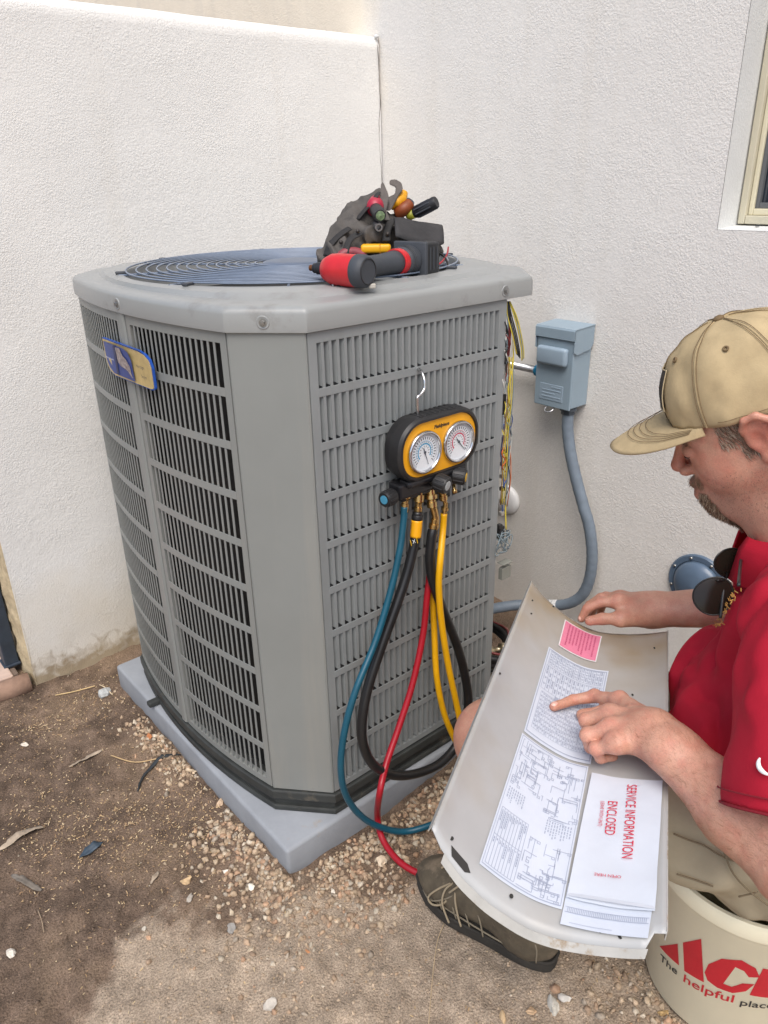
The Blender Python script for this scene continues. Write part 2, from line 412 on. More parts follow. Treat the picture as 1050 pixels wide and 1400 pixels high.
build('gasket', join(box2((HX+.094, WY1-.040, WZ0+.0402), (HX+.12, WY1-.0314, WZ1-.05), .001), box2((HX+.094, WY0+.06, WZ0+.0403), (HX+.12, WY1-.0402, WZ0+.052), .001),
                     box2((HX+.092, WY0+.06, WZ0+.205), (HX+.118, WY1-.0402, WZ0+.228), .001)), mat('gasket_grey', srgb(96, 98, 100), .5), win)
M_glass = mat('window_glass', (.018, .024, .034), .04, spec=.9, var=(3, .5))
build('pane', join(box2((HX+.104, WY0+.05, WZ0+.0522), (HX+.108, WY1-.0404, WZ0+.2048)), box2((HX+.104, WY0+.05, WZ0+.2282), (HX+.108, WY1-.0404, WZ1-.05))), M_glass, win)
build('weep_hole', xf(lathe([(.0, .0), (.0045, .0), (.0045, .003), (0, .003)], 14), frame((HX+.055, WY1-.062, WZ0+.006), (0, 1, 0), z=(-.1, 0, 1))), M_wing, house)
# ---- garden wall, abutting the house with a cracked joint
def garden_wall():
    nx, nz = 90, 110; xs = np.linspace(GX0, HX-.004, nx); zs = np.linspace(-.1, GTOP, nz); V = []; F = []
    X, Z = np.meshgrid(xs, zs, indexing='ij'); Q = np.stack([X, 0*X, Z], -1)
    Y = GY+.0025*vnoise(Q, 5., 3)+np.where(Z < .12, .008*np.maximum(0, fbm(Q+np.array([0, .3, 0]), 26., 3, 5))*(1-Z/.12), 0); Y[:, -1] += .008
    ZZ = Z+np.where(Z > 1.6, .0012*vnoise(np.stack([X, 2+0*X, 0*X], -1), 7., 9), 0); V = [tuple(q) for q in np.stack([X, Y, ZZ], -1).reshape(-1, 3)]
    for i in range(nx-1):
        for k in range(nz-1): F.append((i*nz+k, (i+1)*nz+k, (i+1)*nz+k+1, i*nz+k+1))
    n0 = len(V)
    for i, x in enumerate(xs): V.append((x, GY+.02, V[i*nz+nz-1][2]+.006)); V.append((x, GY+.15, V[i*nz+nz-1][2]+.006))
    for i in range(nx-1):
        F.append((i*nz+nz-1, (i+1)*nz+nz-1, n0+2*i+2, n0+2*i)); F.append((n0+2*i, n0+2*i+2, n0+2*i+3, n0+2*i+1))
    return V, F
gw = thing('garden_wall', 'low white stucco garden wall behind the condenser with soil-stained foot', 'wall', ((GX0+HX)/2, GY+.07, 0))
build('wall_face', garden_wall(), M_gard, gw, smooth=True)
def wall_end():
    V = []; F = []; zs = np.linspace(-.1, GTOP+.004, 160); ys = np.linspace(0, .15, 8)
    for z in zs:
        for y in ys:
            e = .006*float(fbm(np.array([0, y, z]), 30, 3, 4)); V.append((GX0-.001+e*(1 if y > .001 else .3)+(.004 if y < .01 else -.003), GY+y, z))
    for i in range(len(zs)-1):
        for k in range(7): F.append((i*8+k, i*8+k+1, (i+1)*8+k+1, (i+1)*8+k))
    return V, F
build('wall_end', wall_end(), mat('raw_render', srgb(186, 170, 138), .95, var=(40, .25), bump=(120, .6, 4, .004)), gw, smooth=True)
def crack():      # the open joint between the two walls
    P = []
    for i, z in enumerate(np.linspace(GTOP+.004, .75, 90)): P.append((HX-.004-.004*float(fbm(np.array([0, 0, z]), 14, 3, 2))*1.2-.004, GY-.0012, z))
    R = [(.0006+.0007*abs(float(vnoise(np.array([0, 3, p[2]]), 30, 8))))*(1.0 if p[2] > 1.28 else .6) for p in P]
    return tube(P, R, 5)
build('joint_crack', crack(), mat('crack_dark', (.11, .09, .075), 1.), gw)
build('mortar_lump', xf(box((0, 0, 0), (.012, .012, .010), .004), Matrix.Translation((HX-.012, GY+.004, GTOP+.004))), M_reveal, gw)
# ---- paved strip beyond the garden wall, and the dark gate post in it
M_pave = mat('paving', srgb(196, 172, 156), .85, var=(25, .14), bump=(90, .3, 4, .002))
pave = build('paving', box2((-4, 1.06, -.12), (-.335, 4.0, .018), .004), mat('paving_bed', srgb(120, 104, 92), .95, var=(20, .2))); pave['kind'] = 'structure'
k = 0
for i in range(6):
    for j in range(5):
        x1 = -.352-i*.312; y0 = 1.045+j*.312
        build('slab', box2((x1-.305, y0, .0), (x1, y0+.305, .026+.002*random.random()), .004), M_pave, pave)
def kerbv():
    P = []
    for i, x in enumerate(np.linspace(-.322, -2.2, 40)): P.append((x, 1.012-.03*math.sin((x+.32)*2.4), .006, .03))
    return P
kp = np.array(kerbv()); kb = build('kerb', tube(kp, [.030]*len(kp), 10, flat=1.0), mat('kerb_mortar', srgb(150, 122, 104), .95, var=(30, .2), bump=(70, .5, 4, .004)), smooth=True); kb['kind'] = 'structure'
gp = thing('gate_post', 'dark slate gate post standing at the free end of the garden wall', 'post', (-.337, 1.14, .025))
M_post = mat('post_paint', srgb(46, 56, 68), .6, var=(20, .25), bump=(40, .1, 3, .001))
build('post', box2((-.357, 1.10, .024), (-.319, 1.145, 1.6), .003), M_post, gp)
build('base_plate', box2((-.362, 1.095, .0225), (-.316, 1.15, .030), .002), M_post, gp)
# ================================================================== THE CONDENSING UNIT
W, UZ0, UZ1, UD = .475, .125, 1.075, .84
WR = .54                                            # the front runs on past the louvres to here; that corner's panel is off
PAD_T = .066
ARC_R = (.324**2+.0375**2)/(2*.0375)
def arcx(y): return (-.125+ARC_R)-math.sqrt(ARC_R**2-(y-.42)**2)
def outline(off=0., na=14):
    P = [(0, 0), (WR, 0), (WR+.0875, .096)]
    ys = np.linspace(.096, .744, na)
    P += [(WR-arcx(y), y) for y in ys[1:]]
    P += [(WR, UD), (0, UD)]
    P += [(arcx(y), y) for y in ys[::-1]]
    P = np.array(P); n = len(P)
    if off:
        Q = []
        for i in range(n):
            a, b, c = P[i-1], P[i], P[(i+1) % n]; d1 = (b-a)/np.linalg.norm(b-a); d2 = (c-b)/np.linalg.norm(c-b)
            n1 = np.array([d1[1], -d1[0]]); n2 = np.array([d2[1], -d2[0]]); m = n1+n2; m /= m@n1 if abs(m@n1) > 1e-6 else 1; Q.append(b+off*m)
        P = np.array(Q)
    return P
G_U = srgb(150, 155, 153)
M_unit = mat('unit_paint', (.225, .236, .226), .42, var=(4, .05), bump=(220, .05, 2, .001), rvar=.08, dirt=(15, .63, (.185, .185, .168)), streak=(13, .55, (.30, .285, .25)))
M_unit2 = mat('grille_paint', (.245, .262, .264), .45, var=(5, .10), bump=(220, .05, 2, .001), streak=(16, .4, (.20, .205, .195)))
M_lid = mat('lid_paint', (.29, .30, .295), .36, var=(3, .06), bump=(200, .05, 2, .001), rvar=.1, dirt=(9, .56, (.235, .235, .225)))
M_base = mat('base_pan_black', (.035, .038, .036), .6, var=(14, .4), dirt=(18, .58, (.10, .09, .07)))
M_dark = mat('coil_dark', (.012, .012, .012), .7, var=(60, .5))
M_screw = mat('screw_steel', (.35, .35, .34), .35, metal=.9, var=(80, .2))
unit = thing('condensing_unit', 'tall grey air conditioning condenser with louvred sides standing on a concrete pad', 'air conditioner', (W/2, UD/2, PAD_T))
build('base_pan', join(extrude(outline(-.004), PAD_T+.0, UZ0+.002, .0), extrude(outline(.0065), UZ0-.024, UZ0-.002, .003), extrude(outline(.003), PAD_T+.001, PAD_T+.014, .003)), M_base, unit)
CO = [tuple(q) for q in outline(-.034)]
CO = [CO[0], (W-.06, .034), (W-.03, .17), (WR+.06, .22)]+[q for q in CO[3:] if q[1] > .22 or q[0] < 0]
core = build('condenser_coil', extrude(CO, UZ0+.003, UZ1-.02), M_dark, unit)
# fins of the coil seen between the louvres
cv = []; cf = []
for i, y in enumerate(np.linspace(.11, .73, 150)):
    x = arcx(y)+.030; n = len(cv); cv += [(x, y-.0006, UZ0+.02), (x, y+.0006, UZ0+.02), (x, y+.0006, UZ1-.02), (x, y-.0006, UZ1-.02)]; cf.append((n+3, n+2, n+1, n))
build('coil_fin', (cv, cf), mat('fin_metal', (.022, .022, .021), .45, metal=.7, var=(90, .6)), unit, kind='stuff')
# ---- right grille: frame, rails and upright slats with their inward blades
A_, B_, P_ = .0165, .0174, .0931
NS = 28; PIT_S = (W-2*A_)/NS; SW = .0100; BW = PIT_S-SW; TH = .0012
ROWZ = [UZ1-B_-k*P_ for k in range(10)]; SLOT_H = .0785
def frame_mesh(x0, x1, zb, zt, a, fx):
    """A bordered sheet standing along x0..x1, mapped by fx(x, depth, z) to the world."""
    V = []; F = []
    xs = np.linspace(x0, x1, 25)
    def strip(xa, xb, za, zb_, n):
        k = len(V)
        for x in np.linspace(xa, xb, n):
            for z in (za, zb_):
                V.append(fx(x, 0, z)); V.append(fx(x, .012, z))
        for i in range(n-1):
            o = k+4*i
            F.extend([(o, o+4, o+6, o+2), (o+1, o+3, o+7, o+5), (o, o+1, o+5, o+4), (o+2, o+6, o+7, o+3)])
        F.extend([(k, k+2, k+3, k+1), (k+4*(n-1), k+4*(n-1)+1, k+4*(n-1)+3, k+4*(n-1)+2)])
    strip(x0, x1, zt-B_, zt, 20); strip(x0, x1, zb, ROWZ[-1]-SLOT_H, 20); strip(x0, x0+a, ROWZ[-1]-SLOT_H, zt-B_, 2); strip(x1-a, x1, ROWZ[-1]-SLOT_H, zt-B_, 2)
    return V, F
def slat_mesh(w, hand, blade=True):
    """Upright strip centred on the origin (face at y=0, out = -y) with one bent blade behind each slot on its +x or -x side."""
    V = []; F = []; z0 = ROWZ[-1]-SLOT_H-.004; z1 = UZ1-B_+.004
    v, f = box2((-w/2, .0004, z0), (w/2, .0016, z1)); V += list(v); F += [list(q) for q in f]
    for z in (ROWZ if blade else ()):
        n = len(V); za, zb = z-SLOT_H+.002, z-.0015; s = -1
        V += [(s*w/2, .0016, za), (s*w/2, .0016, zb), (s*(w/2+.0062), .0150, zb-.001), (s*(w/2+.0062), .0150, za+.004)]; F += [(n, n+1, n+2, n+3)]
    return V, F
rg = build('right_louvre_panel', frame_mesh(.0015, W, UZ0+.002, UZ1-.004, A_, lambda x, d, z: (x, d, z)), M_unit2, unit)
sm = None
for k in range(1, NS+1):
    xc = A_+k*PIT_S-BW/2
    if k == NS: xc += .001
    if sm is None:
        sm = build('slat', slat_mesh(BW, 1), M_unit2, rg, M=Matrix.Translation((xc, 0, 0))); SLZ = sm.location.z; X0 = sm.location.x-xc; Y0 = sm.location.y
    else: copyobj(sm, (xc+X0, Y0, SLZ), parent=rg)
rl = None
for k in range(1, 10):
    zc = ROWZ[k]+(P_-SLOT_H)/2
    if rl is None:
        rl = build('rail', box2((A_-.0005, -.0002, zc-.0073), (W-A_+.0005, .0014, zc+.0073), .0003, 1), M_unit2, rg)
        rz = rl.location.z-zc
    else: copyobj(rl, (rl.location.x, rl.location.y, zc+rz), parent=rg)
build('back_plate', box2((A_-.004, .0180, ROWZ[-1]-SLOT_H-.004), (W-A_+.004, .0190, UZ1-B_+.004)), mat('plenum_grey', (.10, .106, .108), .6, var=(10, .2)), rg)
# ---- curved left face: two louvre panels either side of a rib
def onarc(y, d, z):
    x = arcx(y); a = math.asin((y-.42)/ARC_R); return (x+d*math.cos(a), y-d*math.sin(a)*1.0, z)
def arc_panel(y0, y1, name):
    p = build(name, frame_mesh(y1, y0, UZ0+.002, UZ1-.004, -.014, onarc), M_unit, unit)
    n = int(round((y1-y0-.028)/PIT_S)); pit = (y1-y0-.028)/n; first = None
    for k in range(1, n):
        yc = y0+.014+k*pit; a = math.asin((yc-.42)/ARC_R); x = arcx(yc)
        # local frame: +x of the slat runs towards the camera (-y), out is -x
        rz = -math.pi/2-a
        if first is None:
            V, F = slat_mesh(.0050, 1, y0 > .4); Mx = Matrix.Translation((x, yc, 0)) @ Matrix.Rotation(rz, 4, 'Z')
            me = bpy.data.meshes.new('slat'); me.from_pydata([tuple(q) for q in V], [], [tuple(q) for q in F]); me.materials.append(M_unit); me.update()
            first = me
        o = bpy.data.objects.new('slat', first); COL.objects.link(o); o.location = (x, yc, 0); o.rotation_euler = (0, 0, rz); setparent(o, p)
    for k in range(1, 10):
        zc = ROWZ[k]+(P_-SLOT_H)/2; V = []; F = []; ys = np.linspace(y1-.0135, y0+.0135, 14)
        for y in ys:
            for d, z in ((-.0004, zc-.0073), (-.0004, zc+.0073), (.0013, zc+.0073), (.0013, zc-.0073)): V.append(onarc(y, d, z))
        for i in range(13):
            for j in range(4): F.append((4*i+j, 4*i+(j+1) % 4, 4*i+4+(j+1) % 4, 4*i+4+j))
        F.append((0, 3, 2, 1)); F.append((52, 53, 54, 55)); build('rail', (V, [q[::-1] for q in F]), M_unit, p)
    return p
arc_panel(.100, .405, 'front_curved_panel'); arc_panel(.435, .740, 'rear_curved_panel')
def rib():
    V = []; F = []
    for y, d in ((.4065, .010), (.4075, -.001), (.413, -.004), (.427, -.004), (.4325, -.001), (.4335, .010)):
        for z in (UZ0+.002, UZ1-.003): V.append(onarc(y, d, z))
    for i in range(5): F.append((2*i, 2*i+1, 2*i+3, 2*i+2))
    return V, F
build('rib', rib(), M_unit, unit)
# ---- corner panel facing the photographer (sheet with returns), far corners
def corner(a, b, inset, name, m):
    a = np.array(a); b = np.array(b); d = (b-a)/np.linalg.norm(b-a); n = np.array([d[1], -d[0]])
    P = [a-n*.012+d*.001, a+d*.001, a+d*.004+n*.0015, b-d*.004+n*.0015, b-d*.001, b-n*.012-d*.001]; V = []; F = []
    for p in P:
        for z in (UZ0+.001, UZ1-.003): V.append((p[0], p[1], z))
    for i in range(5): F.append((2*i, 2*i+2, 2*i+3, 2*i+1))
    n0 = len(V); V += [(P[1][0]-n[0]*.02, P[1][1]-n[1]*.02, UZ0+.001), (P[4][0]-n[0]*.02, P[4][1]-n[1]*.02, UZ0+.001)]
    return build(name, (V, F), m, unit)
corner((arcx(.0985), .0985), (0, 0), 0, 'corner_panel', M_unit)
OL = outline(-.001)
def side(i0, i1, name):
    V = []; F = []
    for i in range(i0, i1+1): V += [(*OL[i], UZ0+.002), (*OL[i], UZ1-.003)]
    for k in range(i1-i0): F.append((2*k, 2*k+2, 2*k+3, 2*k+1))
    build(name, (V, F), M_unit, unit)
side(4, 15, 'wall_side_panel'); side(15, 16, 'corner_panel'); side(16, 17, 'rear_panel'); side(17, 18, 'corner_panel')
# ---- lid
LC = np.array([WR/2, UD/2])
def polar(off, ang):
    P = outline(off, 30); out = []
    for a in ang:
        d = np.array([math.cos(a), math.sin(a)]); best = None
        for i in range(len(P)):
            p, q = P[i]-LC, P[(i+1) % len(P)]-LC; e = q-p; det = d[0]*(-e[1])+d[1]*e[0]
            if abs(det) < 1e-12: continue
            t = (p[0]*(-e[1])+p[1]*e[0])/det; u = (d[0]*p[1]-d[1]*p[0])/det
            if t > 0 and -1e-9 <= u <= 1+1e-9: best = t if best is None else max(best, t)
        out.append(LC+d*best)
    return np.array(out)
_P = outline(.009, 30)-LC
ANG = sorted(set([round(a, 5) for a in np.linspace(-math.pi, math.pi, 121)[:-1]]+[round(math.atan2(p[1], p[0])+s, 5) for p in _P for s in (-.012, 0, .012)]))
def lid():
    na = len(ANG); rings = []
    outer = [(.001, UZ1-.002), (.006, UZ1-.002), (.0065, UZ1+.003), (.0058, UZ1+.0265), (.0042, UZ1+.0320), (.0, UZ1+.0358), (-.006, UZ1+.0380), (-.012, UZ1+.0388)]
    for off, z in outer: rings.append(np.column_stack([polar(off, ANG), np.full(na, z)]))
    circ = np.array([[LC[0]+math.cos(a), LC[1]+math.sin(a)] for a in ANG])
    base = polar(-.012, ANG)
    for t, z in ((.30, UZ1+.0405), (.36, UZ1+.0405), (.46, UZ1+.0485), (.9, UZ1+.0515), (1., UZ1+.0515)):
        c = LC+(circ-LC)*.356; rings.append(np.column_stack([base+(c-base)*t, np.full(na, z)]))
    for r, z in ((.352, UZ1+.0505), (.350, UZ1+.045), (.346, UZ1-.03), (.344, UZ1-.12)): rings.append(np.column_stack([LC+(circ-LC)*r, np.full(na, z)]))
    V = np.concatenate(rings); F = []
    for k in range(len(rings)-1):
        for i in range(na):
            j = (i+1) % na; F.append((k*na+i, k*na+j, (k+1)*na+j, (k+1)*na+i))
    return V, F
ld = build('lid', lid(), M_lid, unit, auto=38)
def lid_screw(p, n):
    M_ = frame(p, n, z=(0, 0, 1)); R_ = M_ @ Matrix.Rotation(math.pi/2, 4, 'Y')
    build('screw_dimple', xf(lathe([(.0, .0004), (.0085, .0004), (.0098, .0012), (.0108, .0004), (.0112, -.002)], 20), R_), M_lid, ld, smooth=True)
    o = build('screw', xf(join(lathe([(0, .0005), (.0062, .0006), (.0062, .0015), (.0, .0016)], 16), lathe([(.0, .0015), (.0042, .0015), (.0038, .0052), (0, .0054)], 6)), R_), M_screw, ld)
for (u, v) in ((360, 436), (160, 408), (691, 396)):
    # sits on the lid's rim
    best = None
    for a in np.linspace(-math.pi, math.pi, 1441):
        q = polar(.0065, [a])[0]; Q = np.array([q[0], q[1], UZ1+.014]) ; D = Q-CAM; z = D@_F; uu = 525+FPX*(D@_R)/z; vv = 700-FPX*(D@_U)/z
        e = abs(uu-u)
        if z < 1.75 and (u < 600 or q[1] < .02) and (best is None or e < best[0]): best = (e, Q, a)
    q0, q1 = polar(.0065, [best[2]-.004])[0], polar(.0065, [best[2]+.004])[0]; t = (q1-q0)/np.linalg.norm(q1-q0)
    lid_screw(best[1], (t[1], -t[0], 0))
# ---- fan guard and fan
M_guard = mat('guard_paint', srgb(118, 130, 148), .36, var=(20, .15))
gz = UZ1+.0545
grd = build('fan_guard', xf(lathe([(0, .006), (.050, .006), (.066, .004), (.070, .0), (.070, -.004), (0, -.004)], 40), Matrix.Translation((LC[0], LC[1], gz))), mat('guard_disc', srgb(92, 104, 122), .42, var=(15, .08)), unit, auto=40)
for k in range(14):
    r = .084+k*.0202
    build('guard_ring', xf(torus(r, .0017, 72, 6), Matrix.Translation((LC[0], LC[1], gz+.002*math.cos(k*.075)))), M_guard, grd, smooth=True)
for k in range(10):
    a = 2*math.pi*k/10+.31
    P = [(LC[0]+r*math.cos(a), LC[1]+r*math.sin(a), gz-.0042) for r in np.linspace(.06, .362, 6)]
    build('guard_spoke', tube(P, .0022, 6), M_guard, grd)
for k in range(8):
    a = 2*math.pi*k/8+.42
    build('guard_clip', xf(box((0, 0, 0), (.022, .012, .005), .0015), Matrix.Translation((LC[0]+.356*math.cos(a), LC[1]+.356*math.sin(a), gz-.0005)) @ Matrix.Rotation(a, 4, 'Z')), mat('clip_dark', (.05, .055, .065), .5), grd)
fan = build('fan_hub', xf(lathe([(0, .03), (.05, .03), (.055, .0), (0, .0)], 24), Matrix.Translation((LC[0], LC[1], UZ1-.06))), M_base, unit)
for k in range(3):
    V = []; F = []
    for i, r in enumerate(np.linspace(.05, .33, 8)):
        for j, t in enumerate(np.linspace(-.5, .5, 5)):
            a = 2*math.pi*k/3+t*1.25+.2*i/8; V.append((LC[0]+r*math.cos(a), LC[1]+r*math.sin(a), UZ1-.055+.05*t))
    for i in range(7):
        for j in range(4): F.append((i*5+j, i*5+j+1, i*5+j+6, i*5+j+5))
    build('fan_blade', (V, F), mat('fan_blade_grey', (.05, .052, .055), .5), fan, smooth=True)
# ---- nameplate on the curved face
def badge():
    yN, yF, zc = .300, .512, .981
    def at_(u, v, d):   # u 0..1 far->near along the plate, v -1..1
        y = yF+(yN-yF)*u; P = onarc(y, -.008-d, 0); z = zc+v*.0345; return (P[0], P[1], z)
    def outl(m):
        # left end straight with rounded foot, right end with a large rounded top corner
        pts = [(0+m, 1-m*5), (.80-m, .98-m*5), (.90-m, .86-m*4), (.97-m, .62-m*3), (1-m, .2), (1-m, -.85+m*4), (.985-m, -.95+m*5), (.95-m, -1+m*5), (.22+m, -1+m*5), (.12+m, -.90+m*5), (.05+m, -.65+m*3), (.012+m, -.2)]
        return pts
    P = thing_badge = None
    def slab(m, d0, d1):
        o = outl(m); n = len(o); V = [at_(u, v, d0) for u, v in o]+[at_(u, v, d1) for u, v in o]
        return V, [tuple(range(n, 2*n))[::-1], tuple(range(n))]+[(i, (i+1) % n, n+(i+1) % n, n+i) for i in range(n)]
    b = build('nameplate', slab(0, 0, .0045), mat('badge_blue', srgb(40, 84, 170), .3), unit, label='blue and gold nameplate')
    build('gold_field', slab(.012, .0047, .0055), mat('badge_gold', srgb(206, 184, 128), .32, metal=.35, var=(60, .12)), b)
    def quad(u0, u1, v0, v1, d, n=6):
        V = []; F = []
        for i in range(n+1):
            u = u0+(u1-u0)*i/n; V += [at_(u, v0, d), at_(u, v1, d)]
        for i in range(n): F.append((2*i, 2*i+1, 2*i+3, 2*i+2))
        return V, F
    def poly(pts, d): return [at_(u, v, d) for u, v in pts], [tuple(range(len(pts)))]
    build('blue_field', poly([(.03, .84), (.50, .84), (.585, .70), (.64, .3), (.66, -.84), (.20, -.84), (.10, -.6), (.05, -.2)], .0058), mat('badge_navy', srgb(50, 68, 128), .28, var=(30, .2)), b)
    build('dark_band', quad(.27, .325, -.83, .83, .0061), mat('badge_dark', srgb(22, 36, 84), .3), b)
    m_em = mat('emblem_silver', srgb(208, 200, 196), .35, metal=.5, var=(160, .5), col2=srgb(112, 92, 100))
    build('emblem', poly([(.33, .74), (.43, .78), (.47, .42), (.53, .30), (.60, -.06), (.61, -.40), (.58, -.46), (.50, -.30), (.40, -.22), (.345, -.05)], .0064), m_em, b)
    build('silver_stroke', poly([(.54, -.34), (.60, -.42), (.635, -.64), (.615, -.70), (.58, -.52)], .0064), m_em, b)
    def wrap(V, u0, v0, s):
        return [at_(u0+x*s, v0+y*s*6.0, .0066+z) for x, y, z in V]
    for s_, u0, v0, sz, m_ in (('American', .155, -.03, .075, 'badge_white'), ('Standard', .20, -.2, .0, 'badge_white'), ('Heritage', .80, .12, .066, 'badge_ink'), ('Series', .85, -.38, .062, 'badge_ink')):
        if sz == 0: continue
        T = text_mesh(s_ if s_ != 'American' else 'American Standard', 1.0, .0); 
        n_ = len(s_) if s_ != 'American' else 13
        build('lettering', (wrap(T[0], u0, v0, sz*(.36 if s_ == 'American' else .62)), T[1]), mat(m_, (.75, .75, .78) if m_ == 'badge_white' else (.12, .10, .09), .5), b)
badge()
# ---- pad
pad = build('equipment_pad', box2((-.133, -.014, -.02), (.69, .838, PAD_T), .008, 3), mat('pad_concrete', srgb(142, 146, 151), .75, var=(10, .12), bump=(180, .25, 4, .0015), bump2=(25, .15, 3, .003), dirt=(14, .62, srgb(150, 138, 122))))
tag(pad, 'blue-grey concrete pad under the condenser', 'pad'); autosmooth(pad.data, 40)
ft = build('base_tab', join(box((-.128, .60, PAD_T+.009), (.034, .020, .014), .004), ), M_base, unit)
# ================================================================== ON THE HOUSE WALL
M_box = mat('switch_box_paint', srgb(140, 158, 170), .45, var=(8, .05), bump=(160, .06, 2, .001), dirt=(12, .72, srgb(150, 150, 146)))
M_box2 = mat('switch_box_raised', srgb(146, 164, 178), .4, var=(9, .05))
M_steel = mat('galvanised', (.55, .56, .57), .35, metal=.85, var=(40, .2))
BX0, BX1, BY0, BY1, BZ0, BZ1 = .935, HX-.001, .166, .284, .716, .930
db = thing('disconnect_box', 'grey-blue electrical disconnect box mounted on the white house wall', 'electrical box', ((BX0+BX1)/2, (BY0+BY1)/2, BZ0))
build('body', box2((BX0+.006, BY0+.002, BZ0+.003), (BX1, BY1-.002, BZ1-.004), .003), M_box, db)
build('cover', box2((BX0, BY0, BZ0), (BX0+.0057, BY1, BZ1-.030), .0025), M_box, db)
V = [(BX0-.005, y, z) for y in (BY0-.004, BY1+.003) for z in (BZ1-.031, BZ1-.006)]
build('rain_cap', join(extrude([(BX0-.006, BZ1-.029), (BX0-.003, BZ1-.029), (BX0-.002, BZ1-.004), (BX1, BZ1-.0), (BX1, BZ1+.004), (BX0-.003, BZ1+.0), (BX0-.006, BZ1-.005)][::1], BY0-.004, BY1+.004, .0)), M_box, db,
      M=Matrix(((1, 0, 0, 0), (0, 0, 1, 0), (0, 1, 0, 0), (0, 0, 0, 1))))
for yy in (BY0-.004, BY1+.0025):
    build('side_flap', extrude([(BX0-.004, BZ1-.003), (BX0-.004, BZ1-.058), (BX0+.010, BZ1-.066), (BX1-.012, BZ1-.058), (BX1-.002, BZ1-.045), (BX1-.002, BZ1+.001)], yy, yy+.0015), M_box, db, M=Matrix(((1, 0, 0, 0), (0, 0, 1, 0), (0, 1, 0, 0), (0, 0, 0, 1))))
build('pull_handle', join(box2((BX0-.019, BY0+.012, BZ1-.098), (BX0+.001, BY1-.010, BZ1-.050), .009, 4)), M_box2, db, auto=50)
pl = build('embossed_plate', box2((BX0-.0014, BY0+.024, BZ0+.018), (BX0+.001, BY1-.018, BZ0+.062), .001), M_box2, db)
for i in range(4):
    zz = BZ0+.026+i*.009
    build('embossed_line', box2((BX0-.0022, BY0+.030+(.02 if i == 1 else 0), zz), (BX0-.0005, BY1-.026-(.03 if i == 3 else 0), zz+.0035), .0005, 1), M_box2, pl)
build('padlock_ring', xf(torus(.0125, .0022, 28, 8), frame((BX0+.002, .232, BZ0-.006), (0, 1, 0), z=(-.55, 0, .8))), M_steel, db, smooth=True)
build('locknut', xf(lathe([(.019, 0), (.019, .010), (.023, .010), (.023, .018), (.017, .018)], 8), Matrix.Translation((.965, .190, BZ0-.017))), mat('fitting_dark', srgb(66, 74, 82), .5, var=(30, .2)), db)
# short rigid conduit to the left of the box
ec = thing('rigid_conduit', 'short bare steel conduit entering the left side of the disconnect box', 'conduit', (.975, BY1, .80))
build('pipe', tube([(.972, BY1+.020, .797), (.972, .6, .797), (.972, .98, .797)], .0105, 14), M_steel, ec, smooth=True)
build('coupling', xf(lathe([(.0125, 0), (.0165, .001), (.0165, .010), (.0145, .012), (.0145, .020), (.0165, .022), (.0165, .027), (.011, .029)], 16), frame((.972, BY1-.0015, .797), (0, 0, 1), z=(0, 1, 0))), mat('coupling_blue', srgb(28, 128, 168), .4, var=(30, .15)), ec, auto=40)
# flexible whip
FC = smooth_path([(.965, .190, .705), (.963, .186, .66), (.962, .170, .595), (.961, .143, .525), (.960, .113, .458), (.960, .088, .405), (.960, .072, .345), (.960, .066, .29), (.960, .070, .235), (.958, .085, .187), (.953, .112, .152), (.945, .150, .128), (.93, .2, .113), (.88, .27, .10), (.78, .31, .10), (.66, .30, .11)], 8)
fcd = thing('flexible_conduit', 'grey flexible conduit hanging from the disconnect box and bending to the condenser', 'conduit', (.9, .2, .09))
rr = [.0158+.00035*math.sin(i*1.9) for i in range(len(FC))]
build('sleeve', tube(FC, rr, 16), mat('conduit_grey', srgb(112, 124, 136), .5, var=(30, .12), bump=(300, .2, 2, .001)), fcd, smooth=True)
for a in (92,): build('paint_smear', tube(FC[a-3:a+3], .0164, 16), mat('paint_smear', srgb(206, 206, 204), .8, var=(60, .3), dirt=(70, .5, srgb(120, 130, 140))), fcd, smooth=True)
vc = thing('wall_escutcheon', 'round white plastic cover on the wall seen past the condenser edge', 'wall cover', (HX-.005, .425, .318))
Mw = frame((HX, .425, .362), (0, 1, 0), z=(-1, 0, 0))
build('cover', xf(lathe([(.047, 0), (.047, .006), (.043, .014), (.03, .019), (0, .02)], 36), Mw), mat('white_plastic', (.8, .8, .79), .35, var=(20, .03)), vc, smooth=True)
dc = thing('round_wall_cover', 'round blue-grey domed metal cover on the house wall behind the man\'s forearm', 'wall cover', (HX, -.215, .25))
Md = frame((HX, -.215, .325), (0, 1, 0), z=(-1, 0, 0)); M_dome = mat('dome_grey', srgb(92, 110, 130), .3, var=(10, .1))
build('dome', xf(lathe([(.064, .006), (.060, .016), (.050, .025), (.032, .032), (0, .035)], 44), Md), M_dome, dc, smooth=True)
build('flange', xf(lathe([(.080, 0), (.080, .005), (.077, .008), (.0645, .008), (.0645, .004)], 44), Md), M_dome, dc, auto=40)
for i in range(8):
    a = i*math.pi/4+.35; build('screw', xf(lathe([(.004, .008), (.004, .0105), (.0025, .012), (0, .012)], 10), Md @ Matrix.Translation((.0712*math.cos(a), .0712*math.sin(a), 0))), M_screw, dc)
